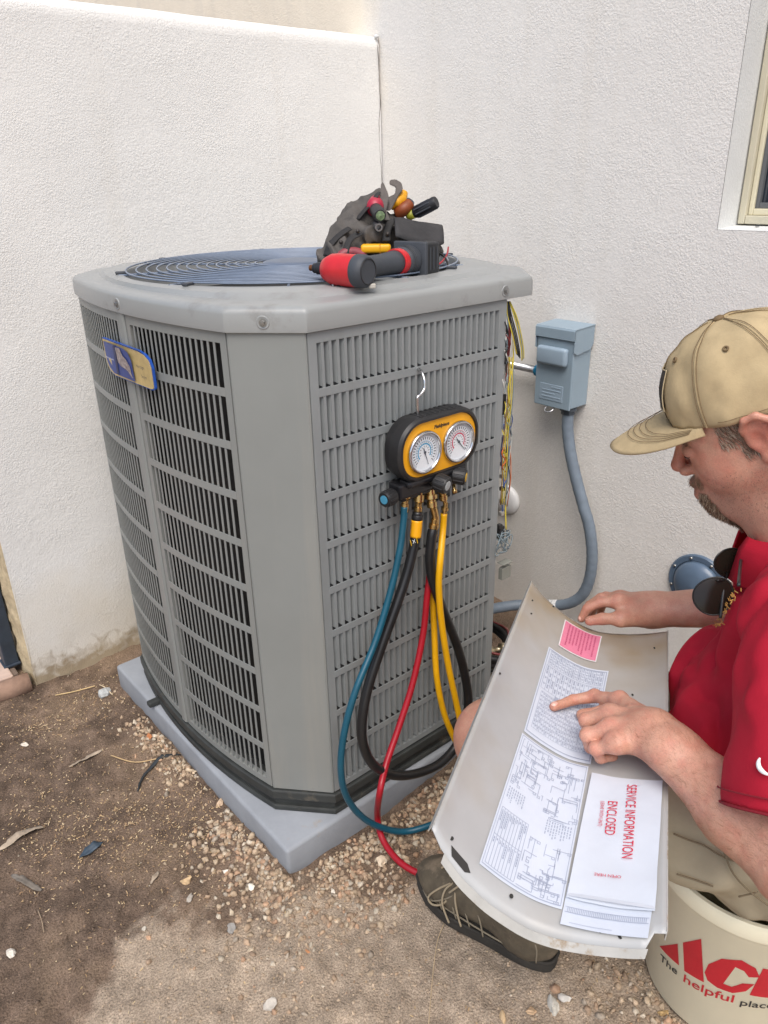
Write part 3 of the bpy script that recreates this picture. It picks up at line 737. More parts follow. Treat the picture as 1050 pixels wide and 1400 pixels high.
# ================================================================== OPEN CORNER OF THE UNIT: WIRING
def fp(u, v, y): return on(u, v, 1, y)
def wire(P, r, m, name, parent, seg=7): return build(name, tube(smooth_path(P, 6), r, seg), m, parent, smooth=True)
M_wy = mat('wire_yellow', srgb(196, 178, 60), .45); M_wb = mat('wire_black', srgb(24, 24, 26), .45); M_wr = mat('wire_maroon', srgb(110, 44, 44), .5); M_wg = mat('wire_grey', srgb(120, 134, 140), .5)
plate = build('control_plate', box2((W-.004, .014, UZ0+.10), (W+.0005, .09, UZ1-.01)), mat('galv_plate', (.32, .33, .33), .5, metal=.4, var=(14, .2)), unit)
for i, (dx, c) in enumerate(((0, M_wy), (3.0, M_wy), (-3.5, M_wb), (-5.5, M_wb), (-7.5, M_wb), (1.5, M_wg), (-9, M_wy))):
    wire([fp(696+dx*.3, 412, .012), fp(703+dx, 432, .0+.001*i), fp(709+dx, 455, -.004), fp(713+dx*.9, 478, -.004), fp(713.5+dx*.8, 493-abs(dx), -.003)], .0013, c, 'hanging_wire', plate)
for i, (x0, c) in enumerate(((694.5, M_wr), (696.5, M_wr), (692.5, M_wg))):
    wire([fp(x0, 420, .012), fp(x0+1.5, 440, .004), fp(x0+1, 465, .002), fp(x0-1.5, 492, .006)], .0015, c, 'wire', plate)
for i, (dx, c) in enumerate(((0, M_wy), (2.6, M_wy), (-2.2, M_wy), (4.4, M_wg), (-2.6, mat('wire_brown', srgb(120, 84, 52), .5)))):
    wire([fp(697+dx, 488, .004), fp(698+dx, 520, -.002), fp(696+dx, 555, -.002), fp(692+dx, 590, .0), fp(690+dx*1.3, 625, -.002), fp(689+dx, 655, .0), fp(686.5+dx, 690, .004)], .0011, c, 'wire', plate)
_wr = np.random.default_rng(12); _wm = [M_wy, M_wb, M_wr, M_wg, mat('wire_blue', srgb(40, 70, 130), .5), mat('wire_orange', srgb(190, 96, 40), .5), mat('wire_white', srgb(200, 198, 190), .5)]
for i in range(22):
    v0_ = _wr.uniform(425, 640); n_ = _wr.integers(4, 7); L_w = _wr.uniform(40, 130); x_ = _wr.uniform(690, 698)-(v0_-420)*.022
    wire([fp(x_+_wr.uniform(-3, 6.5)*(0 if k in (0, n_-1) else 1), v0_+L_w*k/(n_-1), _wr.uniform(-.006, .012)) for k in range(n_)], _wr.uniform(.0009, .0016), _wm[_wr.integers(len(_wm))], 'wire', plate, 6)
for i in range(9):
    P = fp(690-i*.9+_wr.uniform(-1, 1.5), 600+i*17, .008); build('terminal', box(P, (.010, .010, .009), .001), mat('terminal_%d' % (i % 3), ((.5, .48, .44), (.03, .03, .03), (.34, .30, .22))[i % 3], .4, metal=(.7, 0, .8)[i % 3]), plate)
build('relay', box2(fp(688, 531, .012)-np.array([.004, .004, 0]), fp(692, 497, .012)+np.array([.007, .004, 0]), .001), mat('label_white', (.75, .75, .73), .5), plate)
for (u, v, w_, h_) in ((691, 470, .012, .012), (690, 482, .012, .012), (691, 492, .014, .014), (687, 545, .012, .02), (685, 562, .016, .05), (684, 728, .016, .032)):
    P = fp(u, v, .010); build('terminal_block', box(P, (w_, .012, h_), .0015), mat('bakelite', (.025, .025, .027), .4, var=(40, .3)), plate)
build('steel_tab', box(fp(688, 576, .006), (.012, .01, .03), .001), mat('tab_grey', srgb(150, 156, 160), .5), plate)
for k in range(7):   # nest of thin grey wires
    c = fp(689, 741, -.004); r_ = np.random.default_rng(k); Q = [c+np.array([.018*math.cos(a+k)+.004*r_.normal(), .006*r_.normal(), .022*math.sin(a)+.004*r_.normal()]) for a in np.linspace(0, 5.5, 7)]
    wire(Q, .0013, M_wg, 'wire', plate, 5)
P = fp(690, 782, .006); build('bracket', join(box(P, (.03, .012, .03), .001), box(P+np.array([-.004, -.002, .028]), (.03, .02, .0018), .0005)), mat('bracket_grey', srgb(140, 142, 134), .6, var=(20, .1)), plate)
for k, (c, r_) in enumerate(((M_wb, .012), (M_wb, .010), (M_wr, .003))):
    wire([(W+.0, .05, .20+.02*k), (W+.04, .02-.01*k, .19+.02*k), (W+.09, .03, .185+.018*k), (W+.17, .10, .17+.015*k), (W+.22, .25, .15)], r_, c, 'line_set', plate, 9)
for k, yy in enumerate((.03, .06)):
    build('service_valve', xf(join(lathe([(.012, 0), (.012, .03), (.008, .032), (.008, .05), (.013, .05), (.013, .062), (0, .063)], 12)), frame((W+.012+.014*k, yy-.01, .16+.05*k), (0, .3, 1), z=(1, -.35, .1))), mat('brass_dull', (.5, .42, .28), .3, metal=.9, var=(40, .25)), plate, smooth=True)
# ================================================================== MANIFOLD GAUGE SET
MG = Matrix(((1, 0, 0, .2455), (0, 0, -1, -.0), (0, 1, 0, .842), (0, 0, 0, 1)))       # a = along the face, b = up, c = out
M_rub = mat('rubber_black', (.018, .018, .019), .48, var=(30, .3), bump=(150, .1, 3, .001)); M_yel = mat('gauge_yellow', srgb(232, 164, 16), .42, var=(12, .06))
M_brass = mat('brass', (.60, .42, .18), .27, metal=1., var=(60, .2)); M_blk = mat('manifold_black', (.014, .014, .016), .3, var=(20, .3))
mg = thing('manifold_gauge', 'black and yellow twin gauge manifold hooked onto the louvred side of the condenser', 'pressure gauge', (.2455, -.03, .74))
def stadium(w, h, r, n=10):
    P = []
    for cx, cy, a0 in ((w-r, -h+r, -90), (w-r, h-r, 0), (-w+r, h-r, 90), (-w+r, -h+r, 180)):
        for i in range(n+1): a = math.radians(a0+90*i/n); P.append((cx+r*math.cos(a), cy+r*math.sin(a)))
    return P
def ringmesh(Pa, Pb, ca, cb):
    n = len(Pa); V = [(*p, ca) for p in Pa]+[(*p, cb) for p in Pb]; return V, [(i, (i+1) % n, n+(i+1) % n, n+i) for i in range(n)]
st = [(stadium(.096, .052, .046), .010), (stadium(.1015, .0585, .052), .014), (stadium(.104, .0605, .054), .030), (stadium(.1025, .0595, .053), .050), (stadium(.0985, .056, .0505), .0555), (stadium(.0945, .052, .0475), .0562), (stadium(.0935, .051, .0465), .052)]
bo = join(*[ringmesh(st[i][0], st[i+1][0], st[i][1], st[i+1][1]) for i in range(len(st)-1)]+[([(*p, .010) for p in st[0][0]], [tuple(range(44))[::-1]])])
boot = build('rubber_boot', bo, M_rub, mg, M=MG, auto=45)
build('grip_rib', join(*[box((x, .0600, .032), (.006, .0022, .030), .0008, 1) for x in np.linspace(-.042, .042, 8)]), M_rub, boot, M=MG)
build('face_plate', ([(*p, .0522) for p in stadium(.0930, .0505, .046)], [tuple(range(44))]), M_yel, mg, M=MG)
for gx, colr, ang in ((-.0415, (60, 150, 190), -70), (.0455, (196, 70, 96), -50)):
    T = MG @ Matrix.Translation((gx, -.004, .0))
    gg = build('gauge', xf(lathe([(.0395, .050), (.0405, .054), (.0400, .0585), (.0375, .0605), (.0355, .0595), (.0350, .0545)], 48, cap=False), T), mat('chrome_bezel', (.62, .63, .64), .16, metal=1.), mg, smooth=True)
    build('dial', xf(([(.0354*math.cos(a), .0354*math.sin(a), .0543) for a in np.linspace(0, 2*math.pi, 49)[:-1]], [tuple(range(48))]), T), mat('dial_white', (.72, .75, .78), .5, var=(300, .06)), gg)
    def arcband(r0, r1, a0, a1, c=.0546, n=40):
        V = []
        for a in np.linspace(a0, a1, n+1): V += [(r0*math.cos(a), r0*math.sin(a), c), (r1*math.cos(a), r1*math.sin(a), c)]
        return V, [(2*i, 2*i+1, 2*i+3, 2*i+2) for i in range(n)]
    mk = mat('dial_ink_%d' % colr[0], srgb(*colr), .5); ink = mat('dial_ink', (.06, .07, .09), .5)
    build('scale_ring', xf(join(arcband(.0145, .0170, -.6, 3.9), arcband(.0205, .0212, -.7, 4.0)), T), mk, gg)
    build('scale_mark', xf(join(*[arcband(.0295, .0330 if k % 5 else .0338, a, a+.020, n=1) for k, a in enumerate(np.linspace(-.8, 4.0, 61))]+[arcband(.0235, .0285, a-.03, a+.035, n=1) for a in np.linspace(-.75, 3.9, 24)]+[arcband(.0178, .0200, a-.03, a+.04, n=1) for a in np.linspace(-.5, 3.8, 18)]+[arcband(.009, .0125, a-.05, a+.05, n=1) for a in np.linspace(-.3, 3.6, 9)]), T), ink, gg)
    a = math.radians(ang); d = (math.cos(a), math.sin(a)); e = (-d[1], d[0])
    build('needle', xf(([(-d[0]*.009+e[0]*.0012, -d[1]*.009+e[1]*.0012, .0556), (-d[0]*.009-e[0]*.0012, -d[1]*.009-e[1]*.0012, .0556), (d[0]*.027-e[0]*.0004, d[1]*.027-e[1]*.0004, .0556), (d[0]*.027+e[0]*.0004, d[1]*.027+e[1]*.0004, .0556)], [(0, 1, 2, 3)]), T), ink, gg)
    build('needle_hub', xf(lathe([(.0026, .0555), (.0026, .0568), (0, .057)], 12), T), ink, gg)
T = text_mesh('Fieldpiece', .0095, .0002, font_shear=.2, offset=.0002); build('lettering', T, mat('ink_black', (.02, .02, .02), .5), mg, M=MG @ Matrix.Translation((.003, .0365, .0526)))
blk = build('manifold_block', join(box((-.008, -.074, .028), (.170, .030, .034), .004), box((-.004, -.061, .040), (.150, .014, .030), .005), box((-.02, -.088, .026), (.125, .018, .028), .004)), M_blk, mg, M=MG)
def knob(P, d, r, L, face, name='knob'):
    Tm = frame(P, (1, .1, .3) if abs(d[0]) < .8 else (0, 1, 0), z=d); prof = [(r*.6, 0), (r*.62, L*.25), (r*.97, L*.32), (r, L*.5), (r, L*.92), (r*.9, L), (r*.62, L), (r*.58, L*.97), (0, L*.97)]
    k_ = build(name, xf(lathe(prof, 28), Tm), M_rub, mg, auto=40)
    build('grip', xf(join(*[xf(box((r*1.0, 0, L*.65), (r*.14, r*.28, L*.55), r*.04, 1), Matrix.Rotation(i*math.pi/6, 4, 'Z')) for i in range(12)]), Tm), M_rub, k_)
    build('knob_cap', xf(lathe([(r*.57, L*.96), (r*.56, L*1.02), (0, L*1.03)], 24), Tm), face, k_)
    return k_
cP = lambda u, v, y: fp(u, v, y)
knob(MG @ Vector((-.088, -.080, .030)), (-1, -.15, .0), .0145, .036, mat('cap_blue', srgb(70, 140, 170), .45))
knob(cP(590, 655, -.044), (.25, -1, -.18), .0165, .036, mat('cap_silver', srgb(176, 180, 180), .4))
knob(cP(612, 648, -.040), (.55, -.85, -.10), .0155, .036, mat('cap_yellow', srgb(222, 178, 20), .45))
build('schrader_port', xf(lathe([(.0035, 0), (.0035, .010), (.005, .011), (.005, .018), (0, .0185)], 10), frame(cP(620, 662, -.045), (1, 0, 0), z=(.05, -.2, -1))), M_brass, mg, smooth=True)
def hexnut(P, d, r, L): return xf(join(lathe([(r*.9, 0), (r, .001), (r, L-.001), (r*.9, L)], 6), lathe([(r*.75, -.004), (r*.75, L+.006), (r*.6, L+.007)], 16)), frame(P, (1, 0, 0), z=d))
def fitting(P, Q, r, name='brass_fitting'):
    P, Q = np.array(P), np.array(Q); d = Q-P; L = np.linalg.norm(d)
    prof = [(r*.8, -.01), (r*.8, 0), (r*1.15, .0), (r*1.18, L*.30), (r*.95, L*.34), (r*.80, L*.40), (r*.80, L*.55), (r*.95, L*.57), (r*.95, L*.95), (r*.8, L)]
    return build(name, xf(lathe(prof, 18), frame(P, (1, .02, 0), z=d)), M_brass, mg, auto=35)
F1, F1b = cP(555, 672, -.032), cP(553, 701, -.036); F2, F2b = cP(573, 676, -.034), cP(571, 706, -.038); F3 = cP(589, 676, -.036); F4 = cP(604, 668, -.036)
fitting(F1, F1b, .0078); fitting(F2, F2b, .0085)
fitting(F3, cP(591, 694, -.042), .0105)
build('brass_elbow', tube(smooth_path([cP(591, 690, -.042), cP(594, 700, -.044), cP(595.5, 712, -.046), cP(593, 722, -.046)], 6), .0072, 14), M_brass, mg, smooth=True)
fitting(cP(593.5, 716, -.046), cP(591.5, 734, -.046), .0088)
fitting(F4, cP(606.5, 684, -.040), .0088); build('brass_elbow', tube(smooth_path([cP(607, 682, -.04), cP(609, 690, -.041), cP(608, 702, -.042)], 5), .0045, 12), M_brass, mg, smooth=True)
fitting(cP(608.5, 694, -.042), cP(607, 706, -.042), .0062)
hk = smooth_path([cP(571, 568, -.030), cP(570.5, 548, -.030), cP(571, 543, -.030), cP(576, 538, -.030), cP(580, 531, -.029), cP(580, 519, -.026), cP(576, 508, -.014), cP(571, 504.5, .002), cP(568, 507, .010)], 6)
build('hook', tube(hk, .0030, 10), mat('chrome_wire', (.6, .6, .6), .2, metal=1.), mg, smooth=True)
# ---- hoses
def hose(P, r, m, label, n=8):
    o = build('hose', tube(smooth_path(P, n), r, 12), m, smooth=True); return tag(o, label, 'hose', 'refrigerant hoses on the manifold')
M_hb = mat('hose_blue', srgb(16, 78, 98), .38, var=(20, .12)); M_hk = mat('hose_black', (.013, .013, .014), .36, var=(20, .3)); M_hr = mat('hose_red', srgb(158, 20, 36), .36, var=(20, .1)); M_hy = mat('hose_yellow', srgb(226, 168, 10), .38, var=(20, .08))
GZ = .012
hose([F1b-np.array([0, 0, -.012]), cP(552, 712, -.038), cP(547, 750, -.044), cP(535, 805, -.05), cP(514, 875, -.06), cP(486, 945, -.075), cP(471, 1000, -.075), cP(466, 1045, -.072), cP(471, 1082, -.068), cP(488, 1110, -.066), cP(513, 1128, -.072), pz(548, 1137, GZ), pz(583, 1130, GZ), pz(625, 1112, GZ+.004), pz(665, 1085, .02), (.56, -.10, .06), (.56, .0, .16)], .0068, M_hb, 'teal blue hose from the left port, touching the ground beside the pad')
bk = tag(thing('hose', 'thick black hose hanging in a loop below the gauges with a yellow band', 'hose', tuple(pz(560, 1060, 0)), 'refrigerant hoses on the manifold'), 'thick black hose hanging in a loop below the gauges with a yellow band', 'hose', 'refrigerant hoses on the manifold')
KP = smooth_path([F2b+np.array([0, 0, .01]), cP(569.5, 722, -.040), cP(566, 745, -.042), cP(556, 785, -.046), cP(541, 830, -.052), cP(521, 885, -.058), cP(503, 940, -.064), cP(495, 985, -.07), cP(497, 1020, -.076), cP(512, 1047, -.08), cP(540, 1060, -.08), cP(575, 1056, -.072), cP(606, 1040, -.066), cP(630, 1008, -.06), cP(640, 965, -.056), cP(636, 925, -.05), cP(624, 880, -.048), cP(606, 835, -.048), cP(592, 795, -.050), cP(588, 765, -.050), cP(590, 735, -.048), cP(592, 724, -.046)], 8)
build('hose_body', tube(KP, .0098, 14), M_hk, bk, smooth=True)
build('yellow_band', tube(smooth_path([cP(570, 711, -.0385), cP(569.3, 722, -.040), cP(568, 734, -.041)], 5), .0108, 16), M_yel, bk, smooth=True)
build('black_collar', tube(smooth_path([cP(571, 704, -.038), cP(570.2, 710, -.0385)], 3), .0108, 16), M_rub, bk, smooth=True)
TT = text_mesh('X', .010, .0002); build('printed_mark', TT, mat('print_white', (.7, .7, .7), .5), bk, M=frame(cP(566, 740.5, -.0545), (1, -.15, .1), y=(.1, .2, 1)))
build('printed_frame', join(box((-.007, 0, 0), (.0012, .012, .0004)), box((.007, 0, 0), (.0012, .012, .0004))), mat('print_yellow', srgb(214, 170, 20), .5), bk, M=frame(cP(566, 740.5, -.0542), (1, -.15, .1), y=(.1, .2, 1)))
hose([cP(590, 742, -.032), cP(588, 780, -.034), cP(584, 815, -.036), cP(578, 870, -.042), cP(564, 935, -.052), cP(545, 995, -.064), cP(528, 1045, -.080), cP(519, 1085, -.10), pz(516, 1115, .055), pz(522, 1145, .025), pz(540, 1172, .015), pz(562, 1189, .013), pz(590, 1198, .013), pz(625, 1190, .013), (.36, -.22, .014), (.52, -.10, .05), (.56, .01, .14)], .0068, M_hr, 'red hose running from behind the black loop down onto the dirt')
hose([cP(607, 702, -.042), cP(605.5, 725, -.044), cP(602, 765, -.062), cP(600, 800, -.064), cP(603, 845, -.064), cP(612, 905, -.066), cP(624, 962, -.068), cP(633, 1003, -.07), cP(640, 1030, -.066), cP(636, 1042, -.06), cP(622, 1012, -.052), cP(607, 975, -.048), cP(597, 925, -.044), cP(594, 870, -.036), cP(592, 820, -.030), cP(590, 770, -.026), cP(589, 745, -.026)], .0068, M_hy, 'bright yellow hose hanging from the right port in a narrow loop')
# ================================================================== REMOVED PANEL LYING ON THE MAN'S LAP
P_TL = np.array([.2898, -.2483, .6218]); P_E1 = np.array([.8629, .4993, -.0784]); P_E2 = np.array([.4717, -.8512, -.2303]); P_N = np.array([.1817, -.1618, .9700]); P_L = .6676
P_PROF = np.array([[-.02, .012], [0, 0], [.0187, -.0135], [.0419, -.026], [.0685, -.037], [.0987, -.0455], [.1298, -.0487], [.1653, -.0405], [.2099, -.021], [.2446, 0], [.27, .015]])
_pp = smooth_path(P_PROF, 6)
def PT(a, t, h=0.): return P_TL+P_E2*a+P_N*(np.interp(a, _pp[:, 0], _pp[:, 1])+h)-P_E1*t
def on_panel(u, v, h=0.):
    """The place h metres above the panel's trough seen at photo pixel u, v."""
    D = _F+_R*(u-525)/FPX-_U*(v-700)/FPX; hh = -.03
    for _ in range(40):
        Q = P_TL+P_N*(hh+h); s = ((Q-CAM)@P_N)/(D@P_N); X = CAM+s*D-P_TL; hh = .5*hh+.5*np.interp(X@P_E2, _pp[:, 0], _pp[:, 1])
    return CAM+s*D
pn = thing('access_panel', 'bent grey sheet metal access panel lying across the seated man\'s lap', 'metal panel', tuple(PT(.12, .35, -.01)))
def t_end(a): return np.interp(a, [0, .015, .045, .075, .16, .234, .2341, .2446], [.652, .658, .664, .666, .666, .664, .650, .650])
def panel_mesh():
    aa = np.linspace(0, .2446, 50); tt = np.linspace(0, 1, 60); V = []; C_ = []
    for a in aa:
        for q in tt:
            t = q*t_end(a); h = 0.
            if t > .648: h -= (t-.648)*.45
            if t < .006: h -= (.006-t)*.6
            V.append(PT(a, t, h)); 
    F = [(i*60+j, i*60+j+1, i*60+j+61, i*60+j+60) for i in range(49) for j in range(59)]
    return np.array(V), F, aa, tt
pv, pf, aa, tt = panel_mesh()
AT = np.array([(a, q*.66) for a in aa for q in tt]); _q = np.column_stack([AT, np.zeros(len(AT))])
st_ = np.clip((.30-AT[:, 1])/.3, 0, 1)*(.55+.45*fbm(_q, 14, 4, 51))+.20*np.clip(fbm(_q, 20, 4, 61), 0, 1); st_ = np.clip(st_, 0, 1)[:, None]
pc = np.array((.44, .445, .44))*(1-st_)+np.array(srgb(160, 142, 112))*st_
M_pan = mat('panel_inside', (.4, .4, .4), .42, attr='Col', var=(9, .12), bump=(200, .05, 2, .001), dirt=(34, .76, (.22, .2, .17)))
sh = build('sheet', (pv, pf), M_pan, pn, smooth=True, colors=pc); md = sh.modifiers.new('thickness', 'SOLIDIFY'); md.thickness = .0012; md.offset = -1
def lip(pts, d, w, name):
    V = []; F = []
    for p in pts: V += [p, p+d*w]
    for i in range(len(pts)-1): F.append((2*i, 2*i+1, 2*i+3, 2*i+2))
    o = build(name, (V, F), mat('panel_edge', (.40, .39, .36), .45, var=(20, .15), dirt=(26, .55, srgb(140, 118, 88))), pn); m_ = o.modifiers.new('thickness', 'SOLIDIFY'); m_.thickness = .0011; m_.offset = 0
lip([PT(-.0003, t) for t in np.linspace(.004, .648, 20)], -P_N*.94+P_E2*-.25, .012, 'side_flange')
lip([PT(.2449, t) for t in np.linspace(.002, .648, 20)], -P_N*.94+P_E2*.15, .013, 'side_flange')
lip([PT(a, -.0005, -.0038) for a in np.linspace(.004, .2405, 34)], -P_N*.8+P_E1*.35, .014, 'end_flange')
lip([PT(a, t_end(a), -.45*(t_end(a)-.648)) for a in np.linspace(.02, .232, 30)], -P_N*.85-P_E1*.5, .010, 'end_flange')
M_hole = mat('hole_dark', (.03, .028, .025), .8)
for a, t in ((.006, .3235), (.022, .640), (.2009, .2079), (.099, .648), (.1892, .652), (.2073, .655), (.2267, .0625), (.05, .012), (.012, .06), (.018, .10)):
    Tm = frame(PT(a, t, .0006-(.45*max(0, t-.648))), P_E1, z=P_N); build('screw_hole', xf(([(.0032*math.cos(x), .0022*math.sin(x), 0) for x in np.linspace(0, 2*math.pi, 13)[:-1]], [tuple(range(12))]), Tm), M_hole, pn)
nv = [(.024, .648), (.046, .650), (.052, .655), (.046, .6585), (.028, .656)]
build('knockout', ([PT(a, t, .0010-.45*max(0, t-.648)) for a, t in nv], [tuple(range(5))]), M_hole, pn)
def paper(corners, m, name, h=.0011, parent=pn, n=14, wr=.0004, seed=0, sag=None):
    (a0, t0), (a1, t1), (a2, t2), (a3, t3) = corners; V = []
    P = lambda u, v: ((1-u)*(1-v)*np.array((a0, t0))+u*(1-v)*np.array((a1, t1))+u*v*np.array((a2, t2))+(1-u)*v*np.array((a3, t3)))
    for i in range(n+1):
        for j in range(n+1):
            a, t = P(i/n, j/n); V.append(PT(a, t, h+wr*float(fbm(np.array([a, t, seed]), 30, 2, seed)+.8)))
    F = [(i*(n+1)+j, i*(n+1)+j+1, (i+1)*(n+1)+j+1, (i+1)*(n+1)+j) for i in range(n) for j in range(n)]
    return build(name, (V, F), m, parent, smooth=True), P
M_pap = mat('paper_white', (.60, .645, .72), .7, var=(40, .03), bump=(60, .08, 2, .001)); M_ink = mat('print_ink', (.36, .40, .50), .7); M_pink = mat('pink_label', srgb(226, 130, 158), .55, var=(60, .06)); M_pink2 = mat('pink_print', srgb(196, 92, 126), .6)
def printed(P, items, parent, m, h=.0022):
    """Flat print: each item is (u0, v0, u1, v1) on the sheet."""
    V = []; F = []
    for u0, v0, u1, v1 in items:
        nu = max(1, int(abs(u1-u0)/.12)); nv_ = max(1, int(abs(v1-v0)/.25)); k = len(V)
        for i in range(nu+1):
            for j in range(nv_+1):
                a, t = P(u0+(u1-u0)*i/nu, v0+(v1-v0)*j/nv_); V.append(PT(a, t, h))
        for i in range(nu):
            for j in range(nv_): b = k+i*(nv_+1)+j; F.append((b, b+1, b+nv_+2, b+nv_+1))
    o = build('print', (V, F), m, parent); o['kind'] = 'stuff'; return o
def tableprint(r, u0, v0, u1, v1, rows, cols, lw=.006, fill=.8, vert=True):
    it = []
    for i in range(rows+1): u = u0+(u1-u0)*i/rows; it.append((u, v0, u+lw, v1))
    for j in range(cols+1): v = v0+(v1-v0)*j/cols; it.append((u0, v, u1, v+lw*.45))
    for i in range(rows):
        for j in range(cols):
            v = v0+(v1-v0)*(j+.1)/cols; ve = v0+(v1-v0)*(j+.1+.8*r.random()*fill)/cols; u = u0+(u1-u0)*(i+.35)/rows
            while v < ve: w = r.uniform(.004, .016); it.append((u, v, u+(u1-u0)/rows*.38, v+w)); v += w+.004
    return it
def textprint(r, u0, v0, u1, v1, lines, word=.02):
    it = []
    for i in range(lines):
        u = u0+(u1-u0)*(i+.3)/lines; v = v0; ve = v0+(v1-v0)*r.uniform(.6, 1)
        while v < ve: w = r.uniform(.3, 1)*word; it.append((u, v, u+(u1-u0)/lines*.42, min(v+w, v1))); v += w+word*.35
    return it
def wiring(r, u0, v0, u1, v1, n):
    it = []
    for _ in range(n):
        u, v = r.uniform(u0, u1), r.uniform(v0, v1)
        for _ in range(3):
            if r.random() < .5: e = min(max(u+r.normal(0, .12), u0), u1); it.append((min(u, e), v, max(u, e), v+.0032)); u = e
            else: e = min(max(v+r.normal(0, .06), v0), v1); it.append((u, min(v, e), u+.007, max(v, e))); v = e
        if r.random() < .6: it += [(u, v, u+.04, v+.003), (u, v+.014, u+.04, v+.017), (u, v, u+.006, v+.017), (u+.035, v, u+.041, v+.017)]
    return it
rp = np.random.default_rng(5)
o, P = paper(((.0764, .026), (.1456, .024), (.1433, .117), (.0770, .122)), mat('label_border', (.78, .74, .74), .6), 'pink_label', seed=1); o['label'] = 'pink label sticker'
printed(P, [(.03, .03, .97, .97)], o, M_pink, .0019); printed(P, textprint(rp, .12, .08, .9, .92, 9, .05), o, M_pink2, .0024)
o, P = paper(((.0628, .146), (.1640, .1405), (.1580, .3885), (.0629, .3870)), M_pap, 'chart_label', seed=2)
printed(P, tableprint(rp, .06, .03, .94, .20, 16, 5)+tableprint(rp, .05, .22, .95, .50, 14, 4)+tableprint(rp, .08, .53, .94, .92, 22, 9, .004)+[(.30, .5, .36, .545), (.02, .02, .03, .98), (.97, .02, .98, .98), (.02, .02, .98, .026), (.02, .974, .98, .98)], o, M_ink)
o, P = paper(((.0615, .3935), (.1560, .3935), (.1515, .6370), (.0575, .6390)), M_pap, 'wiring_diagram', seed=3)
printed(P, wiring(rp, .05, .03, .5, .40, 44)+wiring(rp, .55, .05, .95, .5, 30)+textprint(rp, .05, .44, .30, .55, 8)+tableprint(rp, .05, .60, .42, .97, 9, 2)+textprint(rp, .62, .5, .95, .62, 10)+wiring(rp, .45, .66, .95, .97, 30)+[(.02, .012, .026, .988), (.974, .012, .98, .988), (.02, .012, .98, .017), (.02, .983, .98, .988)], o, M_ink)
# envelope stuck to the panel, with a folded sheet sticking out of it
en = thing('service_envelope', 'white envelope marked SERVICE INFORMATION ENCLOSED at the near end of the metal panel', 'envelope', tuple(PT(.19, .52, .0)))
M_env = mat('envelope_white', (.62, .66, .72), .6, var=(14, .05), bump=(26, .25, 3, .003))
fo, P = paper(((.1537, .600), (.2335, .602), (.2290, .6585), (.1517, .6560)), M_pap, 'folded_sheet', .0016, en, seed=5)
printed(P, [(.02, .58, .98, .59), (.02, .70, .98, .712)]+[(u, .59, u+.006, .70) for u in np.linspace(.05, .95, 44)]+[(.10, .93, .45, .938), (.3, .93, .6, .938)], fo, M_ink, .0030)
ev, P = paper(((.1600, .4110), (.2385, .4190), (.2330, .6280), (.1530, .6230)), M_env, 'envelope_body', .0042, en, seed=6, wr=.0014)
build('envelope_flap', ([PT(*q, h_) for q, h_ in (((.1532, .6165), .0052), ((.2330, .6215), .0052), ((.2332, .6265), .0062), ((.1532, .6215), .0062))], [(0, 1, 2, 3)]), M_env, en)
def flat_text(s, size, a, t, xdir, h, m, name, sx=1.):
    T = text_mesh(s, size, 0, sx=sx); V = []
    for x, y, z in T[0]:
        aa_, t_ = (a+y, t+x) if xdir == 't' else (a-x, t+y); V.append(PT(aa_, t_, h))
    build(name, (V, T[1]), m, en)
M_red = mat('red_print', srgb(206, 40, 66), .6)
flat_text('SERVICE INFORMATION', .0150, .2055, .4945, 't', .0078, M_red, 'lettering', .80)
flat_text('ENCLOSED', .0150, .1865, .4935, 't', .0078, M_red, 'lettering', .80)
flat_text('(LEAVE WITH UNIT)', .0060, .1760, .4880, 't', .0078, M_red, 'lettering', .85)
flat_text('OPEN HERE', .0058, .1890, .5860, 'a', .0078, M_red, 'lettering', .85)
build('pen_mark', ([PT(.212, .400+.02, .0076)]+[PT(.212+.004*math.cos(x), .428+.004*math.sin(x), .0076) for x in np.linspace(0, 6, 12)], [tuple(range(13))]), mat('faint_print', (.60, .62, .68), .6), en)
